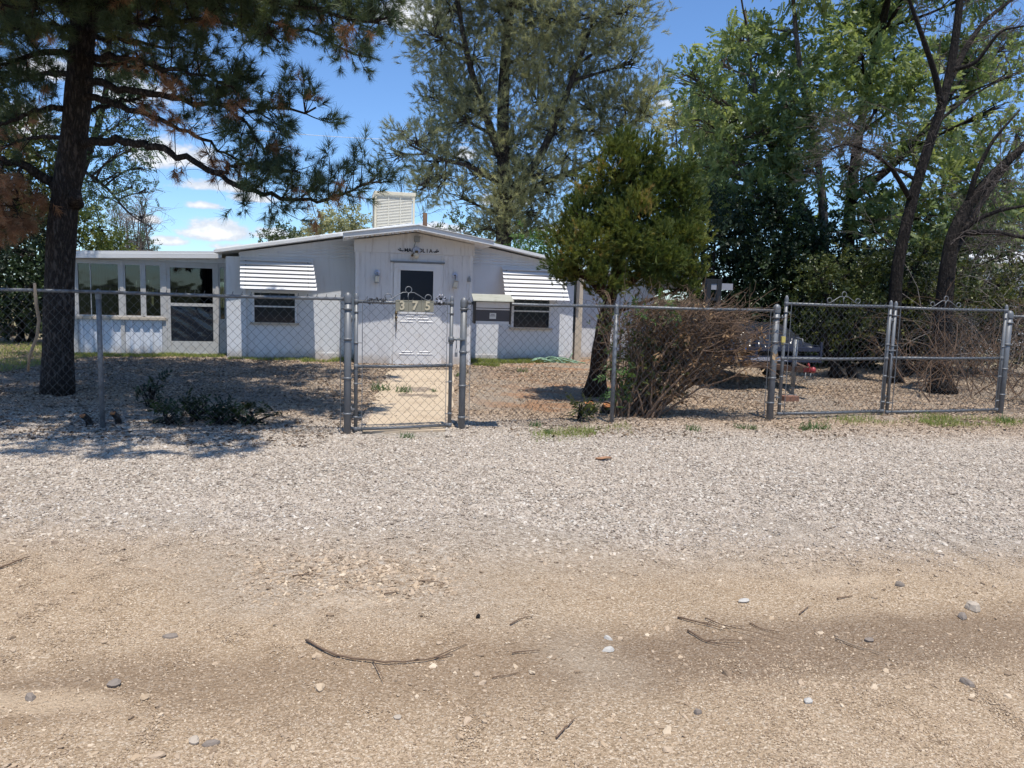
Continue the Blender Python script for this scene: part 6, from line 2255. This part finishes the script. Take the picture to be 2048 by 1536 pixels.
def low_plants():
    """cut-back shoots along the left fence, the sprig by the juniper, weeds, grass and litter"""
    rng = np.random.default_rng(15)
    tp = [pinnate(rng, 4, 0.15, 0.06, 0.013) for _ in range(4)]

    def sprout(px, py, h, w, n, label, lm='dark_leaf', twigs=5):
        b = gnd(px, py)
        o = thing('sprouting_stump', label, 'plant', (b.x, b.y, 0), 0, 'cut back shrubs sprouting along the fence')
        tw = MB()
        P = []
        for k in range(twigs):
            e = np.array([rng.uniform(-w, w), rng.uniform(-w, w) * 0.5, h * rng.uniform(0.6, 1.0)])
            Q = bez(np.array([rng.uniform(-.05, .05), 0, -0.02]), e * 0.5 + np.array([0, 0, 0.03]), e, 5)
            tw.tube(Q, np.linspace(0.018, 0.006, 5), 6)
            for i in range(n // twigs):
                f = rng.uniform(0.45, 1)
                P.append(Q[min(4, int(f * 5))] + rng.normal(size=3) * 0.04)
        for k in range(6):
            d = np.array([rng.normal(), rng.normal() * .5, 0.5])
            twig_fan(tw, rng, (rng.uniform(-w, w) * 0.6, 0, 0.02), d / np.linalg.norm(d), rng.uniform(0.1, 0.25), 0.008, 1, 2, 0.6, -0.05)
        tw.build('stems', M['bark_dark'], o)
        P = np.array(P)
        V, T, C = scatter(rng, tp, P, rng.normal(size=P.shape) * 0.6 + np.array([0, 0, .5]), 0.7 + 0.5 * rng.random(len(P)), rng.random(len(P)), 'd')
        npmesh('leaves', V, T, M[lm], o, C)

    sprout(300, 815, 0.33, 0.14, 30, 'tallest leafy sprout in the pine shade, set back from the fence')
    sprout(385, 842, 0.20, 0.22, 44, 'dark leafy cut stump sprouting midway along the left fence')
    sprout(440, 848, 0.16, 0.12, 26, 'low bare stump with few leaves between the two leafy sprouts')
    sprout(505, 848, 0.16, 0.26, 50, 'spreading low sprout closest to the walk gate')
    sprout(330, 850, 0.14, 0.14, 22, 'small twiggy stub near the orange cut stumps')
    sprout(1158, 838, 0.24, 0.08, 24, 'thin upright sprig in front of the juniper trunk', 'bush_leaf', 3)
    # weeds in tufts
    bl = []
    for k in range(46):
        a, th = rng.random() * 6.28, rng.uniform(0.1, 0.9)
        d = np.array([math.sin(th) * math.cos(a), math.sin(th) * math.sin(a), math.cos(th)])
        b0 = np.array([rng.normal() * 0.035, rng.normal() * 0.03, -0.01])
        L = rng.uniform(0.05, 0.13)
        s = np.cross(d, rng.normal(size=3)); s /= np.linalg.norm(s)
        m = b0 + d * L * 0.6
        bl.append((np.array([b0 - s * .003, b0 + s * .003, m + s * .0025, m - s * .0025, b0 + d * L + np.array([0, 0, -.25 * L * th])]), np.array([[0, 1, 2], [0, 2, 3], [3, 2, 4]])))
    V0, T0 = cat_mesh(bl)
    src = None
    W = 'weed tufts in the gravel'
    for (px, py, s, lab) in [(813, 876, 0.9, 'green weed tuft under the bottom bar of the walk gate'),
                             (1070, 852, 0.9, 'weed tuft on the gravel below the mailbox side of the fence'),
                             (1385, 862, 1.0, 'weed tuft on the gravel in front of the brush pile'),
                             (1482, 855, 0.9, 'weed tuft just left of the heavy gate post'),
                             (1505, 857, 0.75, 'smaller weed tuft beside the foot of the heavy gate post'),
                             (1612, 856, 1.25, 'wide weed tuft in front of the first drive gate leaf, left half'),
                             (1640, 855, 1.25, 'wide weed tuft in front of the first drive gate leaf, right half'),
                             (762, 782, 1.8, 'green weed tuft on the left edge of the concrete walk'),
                             (806, 786, 1.4, 'green weed tuft growing from a crack in the walk'),
                             (868, 785, 0.7, 'tiny weed tuft near the right edge of the walk'),
                             (920, 752, 1.3, 'weed tuft between the entry wall and the walk'),
                             (1045, 745, 1.3, 'weed tuft on the reddish soil below the right window'),
                             (1100, 866, 0.7, 'sparse weed tuft on the gravel, lowest below the sprig'),
                             (2010, 842, 1.3, 'weed tuft at the foot of the far right fence post')]:
        p = gnd(px, py)
        if src is None:
            src = npmesh('weed_tuft', V0, T0, M['weed'], None, rng.random(len(V0)) * 0.2 + 0.4)
            o = src
        else:
            o = src.copy()
            COL.objects.link(o)
        o.location = (p.x, p.y, ground_z(p.x, p.y) + 0.004)
        o.rotation_euler = (0, 0, rng.random() * 6.28)
        o.scale = (s * 1.2, s * 1.2, s)
        tag(o, lab, 'weed', W)

    # grass: along the house, on the left lawn and thinly in front of the drive gates
    blade = np.array([[-.003, 0, 0], [.003, 0, 0], [.002, .012, .04], [-.002, .012, .04], [0, .035, .065]])
    bt = np.array([[0, 1, 2], [0, 2, 3], [3, 2, 4]])
    pts = []

    def strip(a, b, w, n, hs=1.0):
        a, b = np.array(a), np.array(b)
        s = rng.random(n)[:, None]
        p = a + (b - a) * s
        nrm_ = np.array([-(b - a)[1], (b - a)[0]]) / np.linalg.norm(b - a)
        p = p + nrm_ * (rng.random(n)[:, None] ** 1.5 * w)
        k = vnoise(p[:, 0], p[:, 1], 2.2, 31) + 0.35 * rng.random(n) > 0.5
        p = p[k]
        pts.append(np.concatenate([p, np.full((len(p), 1), hs)], 1))
    hp = lambda u, v: tuple(hw(u, v, 0).to_2d())
    strip(hp(6.7, -0.02), hp(4.5, -0.02), 0.5, 9000)
    strip(hp(4.5, -1.0), hp(4.9, -1.3), 0.35, 1500)
    strip(hp(2.15, -0.05), hp(1.2, -0.05), 0.55, 3500)
    strip(hp(-0.3, 0.42), hp(-3.2, 0.42), 0.35, 7000, 0.9)
    strip(hp(1.2, -0.05), hp(-0.2, -0.05), 0.25, 1500, 0.8)
    x, y = rng.uniform(-13, -7.9, 30000), rng.uniform(11.5, 17.5, 30000)
    k = vnoise(x, y, 0.9, 33) + 0.4 * rng.random(len(x)) > 0.42
    pts.append(np.stack([x[k], y[k], np.full(k.sum(), 0.9)], -1))
    for (px0, px1, py, n) in ((1840, 2150, 846, 4200), (1690, 1900, 842, 1500), (1060, 1190, 868, 900), (1130, 1260, 858, 300), (1640, 1700, 848, 500)):
        a, b = gnd(px0, py), gnd(px1, py - 4)
        s = rng.random(n)
        xx, yy = a.x + (b.x - a.x) * s, a.y + (b.y - a.y) * s + rng.normal(size=n) * 0.16
        k = vnoise(xx, yy, 2.5, 35) + 0.3 * rng.random(n) > 0.5
        pts.append(np.stack([xx[k], yy[k], np.full(k.sum(), 0.75)], -1))
    pts = np.concatenate(pts)
    z = gh(pts[:, 0], pts[:, 1])
    P3 = np.stack([pts[:, 0], pts[:, 1], z], -1)
    A = rng.normal(size=P3.shape) * 0.35 + np.array([0, 0, 1.0])
    V, T, C = scatter(rng, [(blade, bt)], P3, A, pts[:, 2] * (0.7 + 0.7 * rng.random(len(P3))), np.clip(rng.normal(0.45, 0.28, len(P3)), 0, 1))
    tag(npmesh('grass', V, T, M['grass'], None, C), kind='stuff')

    # dry needles, leaves and bark chips on the ground inside the fence
    n = 60000
    y = np.sqrt(rng.random(n) * (15.0 ** 2 - 6.6 ** 2) + 6.6 ** 2)
    x = rng.uniform(-1, 1, n) * (0.72 * y + .3)
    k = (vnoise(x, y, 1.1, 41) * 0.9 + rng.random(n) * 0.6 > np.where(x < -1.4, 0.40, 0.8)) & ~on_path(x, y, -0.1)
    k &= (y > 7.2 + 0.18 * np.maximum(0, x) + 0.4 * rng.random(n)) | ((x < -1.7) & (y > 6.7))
    x, y = x[k], y[k]
    chip = np.array([[-.004, 0, 0], [.004, 0, 0.003], [.003, .05, .008], [-.003, .05, 0.004]])
    chip2 = np.array([[-.012, 0, 0], [.010, 0.004, 0.006], [.012, .03, .012], [-.006, .034, 0.003]])
    ct = np.array([[0, 1, 2], [0, 2, 3]])
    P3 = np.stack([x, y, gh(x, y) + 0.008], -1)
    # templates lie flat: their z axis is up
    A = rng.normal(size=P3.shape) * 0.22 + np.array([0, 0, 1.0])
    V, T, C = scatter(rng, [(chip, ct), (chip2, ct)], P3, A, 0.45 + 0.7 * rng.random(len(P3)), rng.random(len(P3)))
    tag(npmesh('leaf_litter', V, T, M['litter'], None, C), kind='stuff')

    # twigs on the road
    def road_twig(pxs, r, label, col='twig', forks=0):
        pts = [gnd(*q) for q in pxs]
        c = pts[len(pts) // 2].copy()
        mb = MB()
        Q = smooth_path(pts, max(6, 3 * len(pts)))
        Q[:, 2] = gh(Q[:, 0], Q[:, 1]) + r + 0.004 + 0.003 * np.abs(np.sin(np.arange(len(Q)) * 1.3))
        Q[1:-1] += rng.normal(size=(len(Q) - 2, 3)) * np.array([.0015, .0015, .0004])
        cc = np.array([c.x, c.y, 0])
        mb.tube(Q - cc, np.linspace(r, r * 0.4, len(Q)), 6)
        for k in range(forks):
            i = int(rng.integers(len(Q) // 2, len(Q) - 1))
            d = (Q[i + 1] - Q[i]); d /= np.linalg.norm(d)
            d = d + np.array([rng.normal() * .5, rng.normal() * .5, 0.05])
            e = Q[i] + d * rng.uniform(0.06, 0.18)
            e[2] = Q[i][2] + .004
            mb.tube([Q[i] - cc, (Q[i] + e) / 2 - cc + np.array([0, 0, .004]), e - cc], [r * .5, r * .4, r * .2], 5)
        tag(mb.build('fallen_twig', M[col], None, 0, (c.x, c.y, 0)), label, 'twig', 'fallen twigs on the dirt road')
    road_twig([(612, 1286), (650, 1310), (700, 1326), (770, 1334), (830, 1328), (905, 1312)], 0.0050, 'longest curved twig with forked tip on the dirt road', 'twig', 4)
    road_twig([(1112, 1483), (1132, 1460), (1150, 1442)], 0.0036, 'straight reddish twig pointing away, nearest the bottom of the view')
    road_twig([(1672, 1272), (1710, 1288), (1766, 1308)], 0.0036, 'straight pale straw coloured twig on the brown damp soil', 'stickwood')
    road_twig([(1356, 1228), (1400, 1244), (1452, 1256)], 0.0043, 'dark twig crossing others in the jumble of sticks, uppermost', 'twig', 2)
    road_twig([(1376, 1256), (1410, 1276), (1440, 1282)], 0.0043, 'dark twig with leaves at its end in the jumble of sticks, lowest', 'twig', 2)
    road_twig([(1410, 1234), (1450, 1252), (1490, 1250)], 0.0029, 'thin twig at the right end of the jumble of sticks', 'twig', 1)
    road_twig([(1020, 1256), (1040, 1244), (1066, 1240)], 0.0036, 'short dark twig right of the black pebble')
    road_twig([(1024, 1312), (1080, 1306)], 0.0029, 'thin level twig right of the long curved one')
    road_twig([(768, 1196), (800, 1194)], 0.0036, 'short straight twig on the gravel edge, left half')
    road_twig([(585, 1156), (640, 1154)], 0.0036, 'short twig among pebbles on the pale dirt')
    road_twig([(835, 1170), (885, 1172)], 0.0029, 'thin twig above the bare sandy patch')
    road_twig([(1674, 1194), (1705, 1190)], 0.0036, 'short twig on the bare soil by the pale flat stone')
    road_twig([(1600, 1220), (1618, 1206)], 0.0036, 'short stubby twig above the straw coloured twig')
    road_twig([(1646, 1062), (1680, 1050)], 0.0029, 'thin reddish twig lying on the deep gravel')
    road_twig([(0, 1140), (36, 1130), (60, 1118)], 0.0050, 'thick grey twig at the left end of the gravel edge')
    road_twig([(985, 1356), (1010, 1352), (1040, 1346)], 0.0022, 'hair thin twig on the damp brown strip')
    road_twig([(1500, 1240), (1520, 1250), (1560, 1254)], 0.0029, 'twig between the jumble of sticks and the bare soil')

    # stones one can point at
    ico = None
    def stone(px, py, r, label, mat, flat=0.6, name='stone', cat='stone', group='larger loose stones on the road'):
        p = gnd(px, py)
        nu, nv = 8, 5
        mb = MB()
        ph = rng.random(3) * 6
        vs = []
        for j in range(nv + 1):
            for i in range(nu):
                a, b_ = i * 2 * PI / nu, PI * j / nv
                d = np.array([math.sin(b_) * math.cos(a), math.sin(b_) * math.sin(a), math.cos(b_)])
                k = 1 + 0.16 * math.sin(3 * d[0] + ph[0]) + 0.14 * math.sin(3.3 * d[1] + ph[1]) + 0.1 * math.sin(4 * d[2] + ph[2])
                vs.append(d * k * r * np.array([1.25, 0.9, flat]))
        fs = [(j * nu + i, j * nu + (i + 1) % nu, (j + 1) * nu + (i + 1) % nu, (j + 1) * nu + i) for j in range(nv) for i in range(nu)]
        mb.add(vs, fs, False)
        o = mb.build(name, mat, None, 0, (p.x, p.y, ground_z(p.x, p.y) + r * flat * 0.45))
        o.rotation_euler = (0, 0, rng.random() * 6.28)
        tag(o, label, cat, group)
    sw = plain('white_stone', (0.46, 0.43, 0.38), 0.9, 0, 0.15, 40, 0.2)
    sg = plain('grey_stone', (0.225, 0.185, 0.15), 0.95, 0, 0.25, 40, 0.2)
    sb = plain('tan_stone', (0.42, 0.35, 0.27), 0.85, 0, 0.2, 40, 0.2)
    stone(956, 1238, 0.013, 'small round black pebble or pine cone on the dirt', M['bark_dark'], 0.8)
    stone(1487, 1196, 0.024, 'flat white stone at the edge of the bare soil', sw, 0.4)
    stone(1935, 1362, 0.021, 'dark grey stone on the compacted gravel, lower right', sg, 0.7)
    stone(1945, 1212, 0.040, 'tan rock half sunk in the soil at the right edge', sb, 0.5)
    stone(1925, 1228, 0.024, 'dark stone beside the half sunk tan rock', sg, 0.6)
    stone(1738, 1276, 0.017, 'squarish dark stone above the straw coloured twig', sg, 0.7)
    stone(340, 1269, 0.022, 'blue grey flat stone on the left dirt', sg, 0.5)
    stone(228, 1374, 0.022, 'smooth grey stone on the sandy wheel track, right of two others', sg, 0.6)
    stone(62, 1400, 0.019, 'grey stone on the sandy wheel track, middle of three', sg, 0.6)
    stone(388, 1483, 0.018, 'tan stone near the bottom left, paired with a grey one', sb, 0.6)
    stone(422, 1486, 0.018, 'grey stone near the bottom left, paired with a tan one', sg, 0.5)
    stone(795, 1426, 0.013, 'round yellowish pebble on the damp strip', sb, 0.7)
    stone(1217, 1272, 0.015, 'white chip on the grey compacted dirt', sw, 0.6)
    stone(1216, 1298, 0.020, 'pale double stone below the white chip', sw, 0.5)
    stone(1396, 1424, 0.014, 'dark pebble at the bottom, right of the reddish twig', sg, 0.7)
    stone(1616, 1406, 0.017, 'cream stone on the lower right dirt', sw, 0.6)
    stone(1800, 1174, 0.022, 'grey stone lying at the gravel edge on the right', sg, 0.6)
    stone(1758, 938, 0.03, 'dark flat stone far out on the pale gravel', sg, 0.3)
    p = gnd(1207, 917)
    mb = MB()
    nx = 7
    for i in range(nx):
        for j in range(5):
            u, v = i / 6 - .5, j / 4 - .5
            w = (1 - (2 * u) ** 2) * .8 + .2
            mb.v.append((u * 0.14, v * 0.08 * w, 0.012 + 0.05 * v * v * 4 * .3 + 0.006 * math.sin(u * 5)))
    for i in range(nx - 1):
        for j in range(4):
            mb.f.append((i * 5 + j, i * 5 + j + 1, i * 5 + j + 6, i * 5 + j + 5)); mb.s.append(True)
    tag(mb.build('dry_leaf', M['dry_leaf'], None, 0, (p.x, p.y, ground_z(p.x, p.y) + 0.002)), 'curled orange dry leaf lying alone on the pale gravel', 'leaf')


low_plants()
